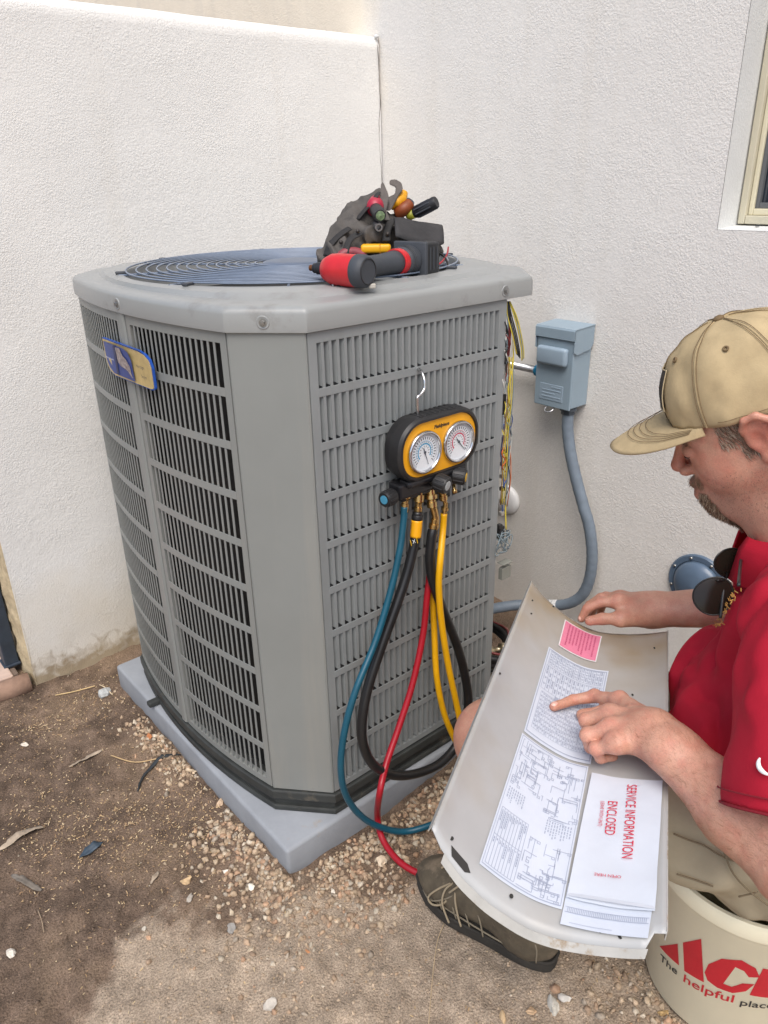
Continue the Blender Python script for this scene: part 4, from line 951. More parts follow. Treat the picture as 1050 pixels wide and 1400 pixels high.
# ================================================================== THE SEATED MAN
TH = math.radians(117); BF = np.array([math.cos(TH), math.sin(TH), 0]); BL = np.array([-math.sin(TH), math.cos(TH), 0]); BP = np.array([.345, -.725, 0])
def B(f, l, z): return BP+BF*f+BL*l+np.array([0, 0, z])
BR_ = np.column_stack([BF, BL, [0, 0, 1]])
def eul(y, p, r): return np.array(Matrix.Rotation(y, 3, 'Z') @ Matrix.Rotation(p, 3, 'Y') @ Matrix.Rotation(r, 3, 'X'))
HO = np.array([.2982, -.5773, 1.0008]); HR = eul(math.radians(115.4), math.radians(28.8), math.radians(-5.2))
def hw(V): return np.asarray(V) @ HR.T + HO
def hl(P): return (np.asarray(P)-HO) @ HR
UPV = np.array([.05, .02, 1.])
man = thing('person', 'seated man in red polo, tan cap and khaki shorts pointing at the papers', 'person', (*BP[:2], 0))
def head_sdf():
    s = SDF((-.13, -.11, -.26), (.14, .11, .15), .0022)
    nb = hl(B(.045, 0, .835)); nb2 = hl(B(.02, 0, .80))
    s.ell((-.008, 0, .030), (.093, .074, .086), k=0)
    s.ell((.030, 0, -.022), (.060, .062, .086), k=.03)
    for y in (-1, 1):
        s.cap((-.012, y*.056, -.045), (.052, y*.026, -.102), .022, .020, .03); s.ell((.046, y*.038, -.040), (.028, .024, .030), k=.035)
        s.cap((.083, y*.008, .012), (.066, y*.046, .013), .011, .010, .014)
    s.ell((.070, 0, -.104), (.026, .026, .022), k=.02); s.ell((.075, 0, -.076), (.026, .033, .028), k=.02)
    s.ell((.02, 0, -.105), (.055, .048, .03), k=.03)
    s.cap((-.035, 0, -.05), nb, .060, .066, .03); s.cap(nb, nb2, .066, .075, .03)
    s.cap((.02, 0, -.10), nb, .045, .06, .03)
    for y in (-1, 1): s.ell((.101, y*.032, -.003), (.013, .018, .012), k=.016, cut=True)
    for y in (-1, 1): s.ell((.0792, y*.032, -.006), (.0125, .0160, .0115), k=.006)
    s.cap((.086, 0, .006), (.109, 0, -.031), .0070, .0086, .010); s.ell((.1095, 0, -.0345), (.0095, .0100, .0085), k=.006)
    for y in (-1, 1):
        s.ell((.099, y*.0125, -.041), (.011, .0075, .0075), k=.006); s.ell((.103, y*.007, -.049), (.005, .0032, .004), k=.002, cut=True)
    s.cap((.101, -.004, -.066), (.086, -.022, -.073), .0055, .004, .006); s.cap((.101, .004, -.066), (.086, .022, -.073), .0055, .004, .006); s.cap((.099, -.012, -.081), (.099, .012, -.081), .0062, .0062, .008)
    s.cap((.104, -.018, -.0735), (.104, .018, -.0735), .0022, .0022, .003, cut=True)
    for y in (-1, 1):   # ears
        H = [(.006, .072, -.006), (.009, .079, .012), (.002, .086, .026), (-.012, .090, .029), (-.024, .091, .019), (-.028, .089, .001), (-.023, .085, -.016), (-.012, .080, -.030)]
        s.ell((-.010, y*.079, -.001), (.019, .0065, .027), k=.004)
        for i in range(len(H)-1): s.cap((H[i][0], y*H[i][1], H[i][2]), (H[i+1][0], y*H[i+1][1], H[i+1][2]), .0046, .0048, .003)
        s.ell((-.008, y*.079, -.031), (.009, .0055, .010), k=.004)
        s.ell((-.004, y*.090, -.004), (.0095, .0095, .014), k=.004, cut=True); s.ell((-.012, y*.092, .012), (.010, .007, .008), k=.004, cut=True)
        s.cap((-.014, y*.082, -.012), (-.018, y*.084, .012), .0032, .0032, .003); s.ell((.005, y*.076, -.008), (.005, .005, .007), k=.003)
    return s.mesh()
hv, hf = head_sdf(); hv = relax(hv, hf, 2, .4)
# -- arms in world space
L_SH, L_EL = B(.075, .19, .835), pt(1100, 1190, .79); R_SH, R_EL = B(.03, -.19, .835), np.array([.552, -.625, .632])
opn = on_panel
def opx(u, v, h):
    Q = opn(u, v); D = Q-CAM; d = D/(D@_F); return Q+d*(h/(d@P_N))
def hand(s, fingers, palm, wrist, thumb, k=.007):
    for F_, r in fingers:
        for i in range(len(F_)-1): s.cap(F_[i], F_[i+1], r[i], r[i+1], .003 if i else .006)
    for a, b, ra, rb in palm: s.cap(a, b, ra, rb, k*1.6)
    for i in range(len(thumb[0])-1): s.cap(thumb[0][i], thumb[0][i+1], thumb[1][i], thumb[1][i+1], .006)
def left_arm():
    I = [opx(757.5, 966, .008), opx(783, 957, .017), opx(813, 952, .030), opx(848, 958, .046)]
    M_ = [opx(824, 1000, .014), opx(806, 1001, .020), opx(801, 985, .042), opx(834, 976, .056)]
    R_ = [opx(827, 1020, .014), opx(808, 1022, .020), opx(803, 1006, .044), opx(836, 996, .057)]
    K_ = [opx(838, 1034, .013), opx(821, 1037, .019), opx(815, 1025, .038), opx(844, 1015, .052)]
    T_ = [opx(796, 978, .010), opx(820, 976, .016), opx(850, 980, .024), opx(885, 992, .034)]
    W_ = opx(893, 1003, .046); W2 = opx(915, 1020, .046)
    P_ = np.concatenate([np.array(I), np.array(K_), L_EL[None], L_SH[None]]); lo, hi = P_.min(0)-.09, P_.max(0)+.09
    lo = np.maximum(lo, np.array([-9, -9, .5])); hi[2] = min(hi[2], .86)
    s = SDF(lo, hi, .0022)
    nrm = np.cross(I[3]-W_, K_[3]-W_); nrm /= np.linalg.norm(nrm)
    s.cap(W2, W_, .032, .030, 0, flat=(nrm, .78))
    hand(s, ((I, (.0072, .0080, .0088, .0105)), (M_, (.0078, .0085, .0098, .0115)), (R_, (.0075, .0082, .0094, .0112)), (K_, (.0068, .0074, .0084, .0105))),
         [(W_, I[3], .024, .0125), (W_, M_[3], .024, .0130), (W_, R_[3], .024, .0125), (W_, K_[3], .023, .0115), (W_, T_[2], .022, .013), (T_[3], K_[3], .02, .012)], W_, (T_, (.0085, .0098, .0115, .017)))
    if nrm @ P_N < 0: nrm = -nrm
    for m_, rr_ in ((I, .0042), (M_, .0046), (R_, .0044), (K_, .0040)): s.cap(W_+nrm*.014, m_[3]+nrm*.0075, .0035, rr_, .006)
    for m_ in (I, M_, R_, K_): s.ell(m_[3]+nrm*.004, (.0105, .0105, .0085), k=.004); s.ell(m_[2]+nrm*.0018, (.0100, .0100, .0095), k=.003)
    for q_ in ([(.25, .010, .012), (.55, .004, .012), (.85, .012, .009)], [(.2, -.012, .012), (.5, -.004, .013), (.8, -.010, .010)]):
        c_ = np.cross(nrm, I[3]-W_); c_ /= np.linalg.norm(c_); ax_ = (I[3]+R_[3])/2-W_; Q_ = [W_+ax_*a+c_*b+nrm*(.0135+.004*a) for a, b, _ in q_]
        for a, b in zip(Q_[:-1], Q_[1:]): s.cap(a, b, .0026, .0024, .004)
    mid = W_+(L_EL-W_)*.62
    s.cap(W_, mid, .030, .043, .02, flat=(nrm, .86)); s.cap(mid, L_EL, .043, .044, .02); s.cap(L_EL, L_SH, .045, .046, .02)
    s.warp(lambda P: .0006*fbm(P, 70, 2, 3)+.0010*vnoise(P, 22, 5))
    return s.mesh(), (I, M_, R_, K_, T_, W_)
(lav, laf), LJ = left_arm(); lav = relax(lav, laf, 1, .4)
def right_arm():
    e_ = -P_E1*.0
    q = lambda u, v, d: pt(u, v, d)
    W_ = q(889, 834, 1.365); I = [q(795, 846, 1.372), q(803, 832, 1.366), q(820, 824, 1.360), q(846, 822, 1.352)]
    M_ = [q(800, 842, 1.405), q(806, 828, 1.395), q(822, 818, 1.385), q(848, 818, 1.372)]
    R_ = [q(808, 840, 1.43), q(812, 826, 1.42), q(828, 816, 1.41), q(852, 818, 1.392)]; K_ = [q(820, 840, 1.45), q(824, 826, 1.44), q(838, 818, 1.43), q(860, 822, 1.408)]
    T_ = [q(806, 849, 1.345), q(824, 846, 1.340), q(848, 846, 1.335), q(876, 843, 1.348)]
    P_ = np.array(I+K_+T_+[W_, R_EL, R_SH]); s = SDF(P_.min(0)-.07, P_.max(0)+.07, .0026)
    nrm = np.array([.1, -.2, 1.])
    hand(s, ((I, (.0075, .0085, .0095, .0115)), (M_, (.0075, .0085, .0095, .0115)), (R_, (.0075, .0082, .0092, .011)), (K_, (.0065, .0072, .0082, .010))),
         [(W_, I[3], .026, .0145), (W_, M_[3], .026, .0145), (W_, R_[3], .024, .013), (W_, K_[3], .023, .012), (W_, T_[2], .024, .015)], W_, (T_, (.0088, .0102, .0118, .019)))
    mid = W_+(R_EL-W_)*.6; s.cap(W_, mid, .0305, .042, .02, flat=(nrm, .9)); s.cap(mid, R_EL, .042, .043, .02); s.cap(R_EL, R_SH, .045, .045, .02)
    s.warp(lambda P: .0010*vnoise(P, 22, 5)); return s.mesh(), (I, M_, R_, K_, T_, W_)
(rav, raf), RJ = right_arm(); rav = relax(rav, raf, 1, .4)
# -- legs
L_HIP, R_HIP = B(0, .10, .375), B(0, -.10, .375); L_KN, R_KN = pt(682, 1012, 1.165), B(.39, -.20, .430); L_AN, R_AN = np.array([.104, -.432, .085]), B(.34, -.26, .085)
def legs():
    out = []
    for kn, hp, an in ((L_KN, L_HIP, L_AN), (R_KN, R_HIP, R_AN)):
        P_ = np.array([kn, an, hp]); s = SDF(P_.min(0)-.1, P_.max(0)+.1, .0045); mid = hp+(kn-hp)*.55
        s.cap(mid, kn, .072, .058, 0); c = kn+(an-kn)*.32+np.array([BF[0], BF[1], 0])*-.022
        s.cap(kn, c, .054, .056, .03); s.cap(c, an, .054, .036, .03); s.ell(kn+BF*.016, (.046, .046, .048), k=.03); s.cap(an, an+np.array([0, 0, -.05]), .036, .034, .02)
        out.append(s.mesh())
    return out
LG = legs()
def stack(ms):
    V = []; F = []; n = 0
    for v, f in ms: V.append(v); F.append(f+n); n += len(v)
    return np.concatenate(V), np.concatenate(F)
bv, bf = stack([(hw(hv), hf), (lav, laf), (rav, raf)]+LG)
# skin tones: a base with ruddier nose, ears, cheeks and knuckles, stubble on the jaw
base = np.array(srgb(208, 157, 133)); red = np.array(srgb(190, 106, 90)); col = np.repeat(base[None], len(bv), 0)
nz = fbm(bv, 35, 3, 7)[:, None]*.5+.5; n3 = np.clip(fbm(bv, 90, 3, 17)[:, None]*.9+.35, 0, 1); n4 = np.clip(fbm(bv, 16, 3, 27)[:, None]*.9+.3, 0, 1); col = col*(.84+.30*nz); col = col*(1-.34*n3)+red*.34*n3; col = col*(1-.20*n4)+np.array(srgb(182, 130, 100))*.18*n4
loc = hl(bv); near = np.linalg.norm(loc-np.array([.02, 0, -.02]), axis=1) < .22
def blob(c, r, m=1.): return (np.clip(1-np.linalg.norm((loc-np.array(c))/np.array(r), axis=1), 0, 1)**.7*m*near)[:, None]
def tint(w, c):
    global col
    col = col*(1-w)+np.array(c)*w
for y in (-1, 1):
    tint(blob((.06, y*.045, -.035), (.05, .04, .04), .40), red); tint(blob((-.010, y*.086, .0), (.035, .02, .045), .6), srgb(206, 118, 102))
    tint(blob((.077, y*.031, .001), (.02, .02, .012), .45), srgb(176, 112, 98))
    tint(blob((-.004, y*.088, -.004), (.016, .014, .018), .35), srgb(150, 70, 58))
tint(blob((.108, 0, -.032), (.035, .03, .03), .5), red); tint(blob((.1, 0, -.074), (.02, .035, .016), .7), srgb(176, 92, 84))
stub = np.clip((-.045-loc[:, 2])/.03, 0, 1)*np.clip((loc[:, 0]+.02)/.03, 0, 1)*np.clip((loc[:, 2]+.16)/.03, 0, 1)*near
tint((stub*.30)[:, None]*(.6+.4*nz), srgb(140, 108, 94))
for J in (LJ, RJ):
    for fg in J[:4]:
        for q, r in ((fg[2], .016), (fg[1], .012), (fg[3], .02), (fg[0], .014)):
            w = np.clip(1-np.linalg.norm(bv-q, axis=1)/r, 0, 1)[:, None]*.5; tint(w, red)
M_skin = mat('skin', (.5, .3, .2), .48, attr='Col', var=(520, .22, 4), bump=(600, .35, 3, .0008), bump2=(150, .30, 4, .0015), sss=.10, rvar=.12)
body = build('body', (bv, bf), M_skin, man, smooth=True, colors=col)
# -- nails
for J in (LJ, RJ):
    for fg, r in ((J[0], .0072), (J[4], .0085)):
        d = fg[0]-fg[1]; d /= np.linalg.norm(d); n_ = P_N-d*(P_N@d); n_ /= np.linalg.norm(n_)
        s_ = lathe([(r*.62, 0), (r*.60, .0006), (0, .0012)], 14); Tm = frame(fg[0]+n_*(r*.78)+d*r*.15, d, z=n_+d*.3) @ Matrix.Diagonal((1.15, .9, 1, 1)); build('nail', xf(s_, Tm), mat('nail', srgb(224, 176, 160), .3), body, smooth=True)
# -- hair: short blades rooted on the head
def vnormals(V, F):
    n = np.cross(V[F[:, 2]]-V[F[:, 0]], V[F[:, 3]]-V[F[:, 1]]); N = np.zeros_like(V)
    for k in range(4): np.add.at(N, F[:, k], n)
    return N/(np.linalg.norm(N, axis=1)[:, None]+1e-12)
hn = vnormals(hv, hf); hr = np.random.default_rng(3)
def strands(mask, n, L, w, down, tones, lift=.35, jit=.3):
    I = np.flatnonzero(mask); I = hr.choice(I, n); p = hv[I]+hr.normal(size=(n, 3))*.001; nr = hn[I]; g = np.array(down)[None]+hr.normal(size=(n, 3))*jit; g = g-nr*(g*nr).sum(1)[:, None]; g /= np.linalg.norm(g, axis=1)[:, None]+1e-9
    d = g+nr*lift; d /= np.linalg.norm(d, axis=1)[:, None]; l = (L*hr.uniform(.6, 1.2, n))[:, None]; sd = np.cross(d, nr); sd /= np.linalg.norm(sd, axis=1)[:, None]+1e-9
    m = p+d*l*.55; e = p+(d-nr*.25)*l; V = np.stack([p-sd*w, p+sd*w, m+sd*w*.8, m-sd*w*.8, e], 1); k = np.arange(n)[:, None]*5
    F4 = k+np.array([[0, 1, 2, 3]]); F3 = k+np.array([[3, 2, 4, 4]]); C_ = np.repeat(np.array([srgb(*t) for t in tones])[hr.integers(len(tones), size=n)], 5, 0)
    return hw(V.reshape(-1, 3)), F4, F3, C_
def hairobj(name, args, m, lab):
    V, F4, F3, C_ = strands(*args); F = [tuple(f) for f in F4]+[tuple(f[:3]) for f in F3]; o = build(name, (V, F), m, man, colors=C_, label=lab); o['kind'] = 'stuff'
M_hair = mat('hair', (.2, .15, .1), .5, attr='Col'); x, y, z = hv.T; ay = np.abs(y)
ear = ((x > -.034) & (x < .012) & (ay > .0755) & (z > -.045) & (z < .036))
hairobj('side_hair', (((x > -.10) & (x < .040) & (z > -.004-.02*(x < .02)-.3*np.clip(-x-.03, 0, 1)) & (z < .052) & (ay > .045) & ~ear) | ((x < -.075) & (z > -.06) & (z < .05)), 12000, .013, .00030, (-.45, 0, -.9), ((120, 100, 82), (158, 140, 120), (98, 80, 64), (178, 164, 146)), .22), M_hair, 'short greying hair')
goat = ((x > .048) & (z < -.086) & (z > -.138) & (ay < .036)) | ((x > .066) & (ay > .022) & (ay < .034) & (z < -.074) & (z > -.11))
hairobj('moustache', ((x > .074) & (z > -.066) & (z < -.052) & (ay < .034) & (x < .106), 900, .0062, .00022, (.2, 0, -1.), ((150, 120, 94), (128, 100, 78), (178, 152, 124)), .35), M_hair, 'short thin moustache')
hairobj('goatee', (goat & ~((x > .094) & (z > -.087) & (z < -.064) & (ay < .018)), 6200, .0130, .00026, (.35, 0, -1.), ((132, 106, 84), (108, 84, 64), (150, 126, 102), (178, 158, 134), (96, 74, 58)), .55), M_hair, 'short brown goatee')
hairobj('eyebrow', (((x > .062) & (z > .004) & (z < .016) & (ay > .012) & (ay < .048)), 420, .007, .0003, (-.3, .8, -.1), ((110, 82, 60), (134, 104, 78)), .2), M_hair, 'light brown eyebrows')
hairobj('stubble', (((x > -.005) & (x < .075) & (z < -.040) & (z > -.12) & (ay > .03)), 2600, .0024, .00016, (.1, 0, -1.), ((120, 92, 76), (170, 146, 124), (100, 78, 64)), .5), M_hair, 'short stubble')
for y_ in (-1, 1):
    build('eyelash', tube(smooth_path(hw([(.0875, y_*.0190, -.0112), (.0908, y_*.027, -.0128), (.0905, y_*.034, -.0132), (.0860, y_*.042, -.0122), (.0795, y_*.0470, -.0100)]), 5), .0011, 6), mat('lash', srgb(74, 52, 42), .7), man, smooth=True)
# -- arm hair on the near forearm
av = lav; an_ = vnormals(lav, laf); tpar = ((av-LJ[5])@(L_EL-LJ[5]))/((L_EL-LJ[5])@(L_EL-LJ[5])); I = np.flatnonzero((tpar > -.05) & (tpar < .95)); I = hr.choice(I, 4200); dr = (LJ[5]-L_EL); dr /= np.linalg.norm(dr)
g = dr[None]+hr.normal(size=(len(I), 3))*.4; nr = an_[I]; g = g-nr*(g*nr).sum(1)[:, None]; g /= np.linalg.norm(g, axis=1)[:, None]; d = g+nr*.25; L_ = hr.uniform(.005, .011, len(I))[:, None]; sd = np.cross(d, nr)*.00013
V = np.stack([av[I]-sd, av[I]+sd, av[I]+d*L_], 1).reshape(-1, 3); o = build('arm_hair', (V, np.arange(len(V)).reshape(-1, 3)), mat('arm_hair', srgb(150, 106, 78), .5), man); o['kind'] = 'stuff'
# -- cap
M_cap = mat('cap_cotton', srgb(176, 157, 122), .88, var=(20, .16), bump=(520, .35, 2, .0006), bump2=(30, .25, 4, .003), spec=.2); M_thr = mat('stitching', srgb(112, 92, 64), .8)
CC = np.array([-.008, 0, .034])
def crown(ph, s, off=0.):
    """ph azimuth from the front, s 0 (hem) .. 1 (button)"""
    a = s*math.pi/2; rr = math.cos(a)**.78; zz = math.sin(a)**1.05; rx = .106 if math.cos(ph) > 0 else .108
    back = .5-.5*math.cos(ph); x = rx*rr*math.cos(ph); y = .0845*rr*math.sin(ph); z = .100*zz-.020*back*(1-s)
    w = .0016*math.sin(6*ph)*math.sin(a*2)+.0042*float(vnoise(np.array([x, y, z*.6]), 36, 2))*(1-s)+.0030*float(vnoise(np.array([x, y, z*.5]), 70, 6))*(1-.6*s)
    n = np.array([x/rx**2, y/.0845**2, z/.1**2]); n /= np.linalg.norm(n)+1e-9; return CC+np.array([x, y, z])+n*(w+off)
nph, ns = 96, 26; V = [crown(2*math.pi*i/nph, min(j/ns, .999)) for i in range(nph) for j in range(ns+1)]
F = [(i*(ns+1)+j, ((i+1) % nph)*(ns+1)+j, ((i+1) % nph)*(ns+1)+j+1, i*(ns+1)+j+1) for i in range(nph) for j in range(ns)]
capo = build('cap_crown', (hw(V), F), M_cap, man, smooth=True, label='faded tan baseball cap'); m_ = capo.modifiers.new('thickness', 'SOLIDIFY'); m_.thickness = .002; m_.offset = -1
def brim(u, v, off=0.):
    A0 = math.radians(56); p = crown(u*A0, .0, .0); e = crown(A0, 0.); q = np.array([e[0]+(.182-e[0])*max(math.cos(u*math.pi/2), 0)**.80, e[1]*1.03*math.sin(u*math.pi/2), 0])
    x = p[0]+(q[0]-p[0])*v; y = p[1]+(q[1]-p[1])*v; z = p[2]+.001+.004*v-.012*v*v-2.3*(y*y-.5*.0025)*v*math.cos(u*1.2); return np.array([x, y, z+off+.0006*float(vnoise(np.array([x, y, 0]), 40, 3))])
nu, nv_ = 48, 14; V = [brim(-1+2*i/nu, j/nv_) for i in range(nu+1) for j in range(nv_+1)]
F = [(i*(nv_+1)+j, (i+1)*(nv_+1)+j, (i+1)*(nv_+1)+j+1, i*(nv_+1)+j+1) for i in range(nu) for j in range(nv_)]
bo_ = build('cap_brim', (hw(V), [f[::-1] for f in F]), M_cap, man, smooth=True); m_ = bo_.modifiers.new('thickness', 'SOLIDIFY'); m_.thickness = .0034; m_.offset = -1
for v in (.36, .46, .56, .66): build('stitch', tube(hw([brim(u, v, .0022) for u in np.linspace(-.93, .93, 50)]), .00042, 5), M_thr, bo_)
for k in range(6):
    ph0 = k*math.pi/3
    for d_ in (-.030, .030): build('stitch', tube(hw([crown(ph0+d_*min(1, (1-s)*3+.15)/max(.35, math.cos(s*1.5)), s, .0016) for s in np.linspace(.02, .96, 30)]), .00042, 5), M_thr, capo)
    build('seam', tube(hw([crown(ph0, s, .0003) for s in np.linspace(.0, .97, 30)]), .0010, 5), M_cap, capo)
    c = crown(ph0+math.pi/6, .60, .0018); n_ = c-(CC+np.array([0, 0, .01])); build('eyelet', xf(torus(.0028, .0013, 18, 7), frame(hw([c])[0], HR @ np.array([0, 0, 1.]), z=HR @ n_)), M_thr, capo, smooth=True)
build('cap_button', xf(lathe([(.0072, -.001), (.007, .0025), (.004, .0042), (0, .0046)], 18), frame(hw([CC+np.array([0, 0, .1005])])[0], HR @ np.array([1., 0, 0]), z=HR @ np.array([0, 0, 1.]))), M_thr, capo, smooth=True)
build('hem_stitch', tube(hw([crown(ph, .05, .0016) for ph in np.linspace(math.radians(70), math.radians(290), 60)]), .00042, 5), M_thr, capo)
V = [crown(math.radians(a), s, .0030) for a in np.linspace(-24, 24, 9) for s in np.linspace(.16, .50, 7)]; F = [(i*7+j, (i+1)*7+j, (i+1)*7+j+1, i*7+j+1) for i in range(8) for j in range(6)]
pa_ = build('cap_patch', (hw(V), F), mat('patch_dark', srgb(62, 56, 50), .8, var=(60, .3)), capo, smooth=True, label='dark rectangular patch on the cap front')
build('patch_border', tube(hw([crown(math.radians(a), s, .0034) for a, s in [(x, .16) for x in np.linspace(-24, 24, 9)]+[(24, s) for s in np.linspace(.16, .5, 7)]+[(x, .5) for x in np.linspace(24, -24, 9)]+[(-24, s) for s in np.linspace(.5, .16, 7)]]), .0008, 5), mat('patch_edge', srgb(176, 160, 128), .8), pa_)
# -- shirt
SH_LO, SH_HI = B(0, 0, .36)-np.array([.48, .38, 0]), B(0, 0, .92)+np.array([.34, .34, 0])
def blank(): return SDF(SH_LO, SH_HI, .0045)
def sleeve(sh, el, frac, r0, r1):
    s = blank(); d = (el-sh)/np.linalg.norm(el-sh); L_ = np.linalg.norm(el-sh); e = sh+d*L_*frac; s.cap(sh, e+d*.06, r0, r1, 0)
    s.plane(e, d, .003); s.cap(sh+d*L_*frac*.72, e+d*.05, r0*.55, r1-.0075, .002, cut=True); return s.D
T = blank()
T.ell(B(.012, 0, .715), (.138, .188, .165), BR_, 0); T.ell(B(.058, 0, .565), (.150, .185, .125), BR_, .05); T.ell(B(-.01, 0, .44), (.150, .188, .11), BR_, .05); T.ell(B(-.06, 0, .735), (.115, .175, .16), BR_, .05)
T.cap(B(.035, .15, .825), B(.0, -.15, .825), .068, .068, .06); T.cap(B(.03, 0, .80), B(.055, 0, .875), .085, .070, .04)
for s_ in (sleeve(L_SH, L_EL, .80, .078, .084), sleeve(R_SH, R_EL, .60, .074, .076)):
    h = np.clip(.5+.5*(T.D-s_)/.03, 0, 1); T.D = T.D+(s_-T.D)*h-.03*h*(1-h)
def folds(P):
    Q = (P-BP) @ BR_; f, l, z_ = Q.T
    w = .016*np.sin(38*(z_+.35*f+.5*np.abs(l)+.05*fbm(Q, 7, 2, 3)))*np.exp(-((z_-.50)/.05)**2)*np.clip((f+.1)/.1, 0, 1)
    w += .017*np.sin(30*(z_*.75-l*.9+f*.5+.06*fbm(Q, 6, 2, 9)))*np.exp(-((l-.14)/.07)**2)*np.exp(-((z_-.70)/.10)**2)
    w += .013*np.sin(48*(l*.8+z_*.9+.04*fbm(Q, 9, 2, 13)))*np.exp(-((l-.20)/.06)**2)*np.exp(-((z_-.74)/.09)**2)
    r = 1-np.abs(fbm(Q*np.array([1, 1, .7]), 10, 3, 17)); w += .036*np.clip(r-.45, 0, 1)*np.clip((z_-.44)/.05, 0, 1)
    w = w+.004*fbm(Q, 5, 2, 21)
    for sh_, el_ in ((L_SH, L_EL), (R_SH, R_EL)):
        d_ = el_-sh_; L2 = np.linalg.norm(d_); d_ = d_/L2; t_ = (P-sh_) @ d_; rad = np.linalg.norm(P-sh_-t_[:, None]*d_, axis=1); w = w*(1-.90*np.clip((t_/L2-.42)/.2, 0, 1)*(rad < .13)*(t_ > 0))
    return w
T.warp(folds, .03)
nb = hl  # neckline: hollow round the neck
T.cap(B(.045, 0, .80), B(.085, 0, .96), .064, .074, .004, cut=True)
tv, tf = T.mesh(); tv = relax(tv, tf, 2, .5)
M_shirt = mat('polo_red', srgb(172, 24, 46), .82, var=(10, .10), bump=(900, .35, 2, .0005), bump2=(60, .2, 4, .002), spec=.25)
shirt = build('polo_shirt', (tv, tf), M_shirt, man, smooth=True, label='red polo shirt')
# collar and placket
def collar():
    V = []; n = 40
    for i in range(n+1):
        a = math.radians(-165+330*i/n)+math.pi; 
        a = math.radians(18)+(2*math.pi-math.radians(36))*i/n
        f, l = math.cos(a), math.sin(a)
        for k, (r, dz) in enumerate(((.070, .0), (.073, .020), (.079, .024), (.092, .008), (.106, -.018))):
            c = np.array([.052, 0, .872]); fr = .5+.5*f; V.append(B(c[0]+r*1.0*f+dz*.3, c[1]+r*.98*l, c[2]+dz-.050*fr**1.5-(.02*fr if k == 4 else 0)))
    F = [(i*5+j, i*5+j+1, (i+1)*5+j+1, (i+1)*5+j) for i in range(n) for j in range(4)]; return V, F
co = build('collar', collar(), M_shirt, shirt, smooth=True); m_ = co.modifiers.new('thickness', 'SOLIDIFY'); m_.thickness = .0028; m_.offset = 0
for sh_, el_, fr_, r_ in ((L_SH, L_EL, .80, .0845), (R_SH, R_EL, .60, .0765)):
    d_ = (el_-sh_)/np.linalg.norm(el_-sh_); Lh = np.linalg.norm(el_-sh_); u_ = np.cross(d_, UPV); u_ /= np.linalg.norm(u_); w_ = np.cross(d_, u_)
    for back, rt in ((.016, .0009), (.0012, .0016)):
        c_ = sh_+d_*(Lh*fr_-back); build('hem_stitch', tube([c_+(u_*math.cos(a)+w_*math.sin(a))*(r_+(.0006 if back > .01 else -.002)) for a in np.linspace(0, 2*math.pi, 61)], rt, 6), mat('thread_red', srgb(128, 14, 32), .9), shirt, smooth=True)
# shirt surface lookup for things laid on it
def on_shirt(u, v, off=.002, V=tv):
    D = _F+_R*(u-525)/FPX-_U*(v-700)/FPX; D = D/np.linalg.norm(D); q = V-CAM; t = q@D; d = np.linalg.norm(q-t[:, None]*D, axis=1); I = np.flatnonzero(d < .009)
    if not len(I): I = np.argsort(d)[:6]
    return CAM+D*(t[I].min()-off)
M_gold = mat('gold_thread', srgb(166, 122, 58), .7, var=(200, .4), bump=(300, .4, 2, .001))
gr = np.random.default_rng(2); ev_ = []
for i in range(48):
    v = 832+gr.uniform(-28, 24); u = 993-(v-832)*.45+gr.normal()*3.0; P = on_shirt(u, v, .0008); D = P-CAM; D /= np.linalg.norm(D)
    ev_.append(xf(box((0, 0, 0), (gr.uniform(.0025, .006), gr.uniform(.0008, .0016), .0012), .0003, 1), frame(P, np.array(_R)*math.cos(gr.uniform(0, 3))+np.array(_U)*math.sin(gr.uniform(0, 3)), z=-D)))
build('chest_embroidery', join(*ev_), M_gold, shirt, label='gold embroidered emblem on the chest', kind='stuff')
sw = [on_shirt(u, v, .003) for u, v in ((1039, 1036), (1037, 1042), (1038, 1049), (1043, 1055), (1050, 1059), (1058, 1061), (1070, 1060))]
build('sleeve_mark', tube(smooth_path(sw, 5), [.0008+.0020*math.sin(math.pi*min(i/22, 1)) for i in range(31)], 6, flat=.5), mat('mark_white', (.8, .8, .8), .6), shirt, smooth=True, label='small white curved mark on the sleeve')
# -- shorts
_sp = np.array([L_KN, R_KN, L_HIP, R_HIP, B(-.2, .2, .29), B(-.2, -.2, .29)]); S_ = SDF(_sp.min(0)-np.array([.14, .14, .02]), _sp.max(0)+.13, .006)
S_.ell(B(-.02, 0, .395), (.165, .195, .115), BR_, 0)
for hp, kn in ((L_HIP, L_KN), (R_HIP, R_KN)):
    S_.cap(hp+np.array([0, 0, .0]), hp+(kn-hp)*1.06, .088, .070, .03)
def cutends(S):
    for hp, kn in ((L_HIP, L_KN), (R_HIP, R_KN)):
        d = (kn-hp)/np.linalg.norm(kn-hp); e = hp+(kn-hp)*1.06; S.cap(e+d*.128, e+d*.2, .125, .125, .0, cut=True) 
        S.ell(e+d*.11, (.112, .112, .112), k=.001, cut=True) if False else None
        S.cap(hp+(kn-hp)*.6, e+d*.1, .058, .0635, .002, cut=True)
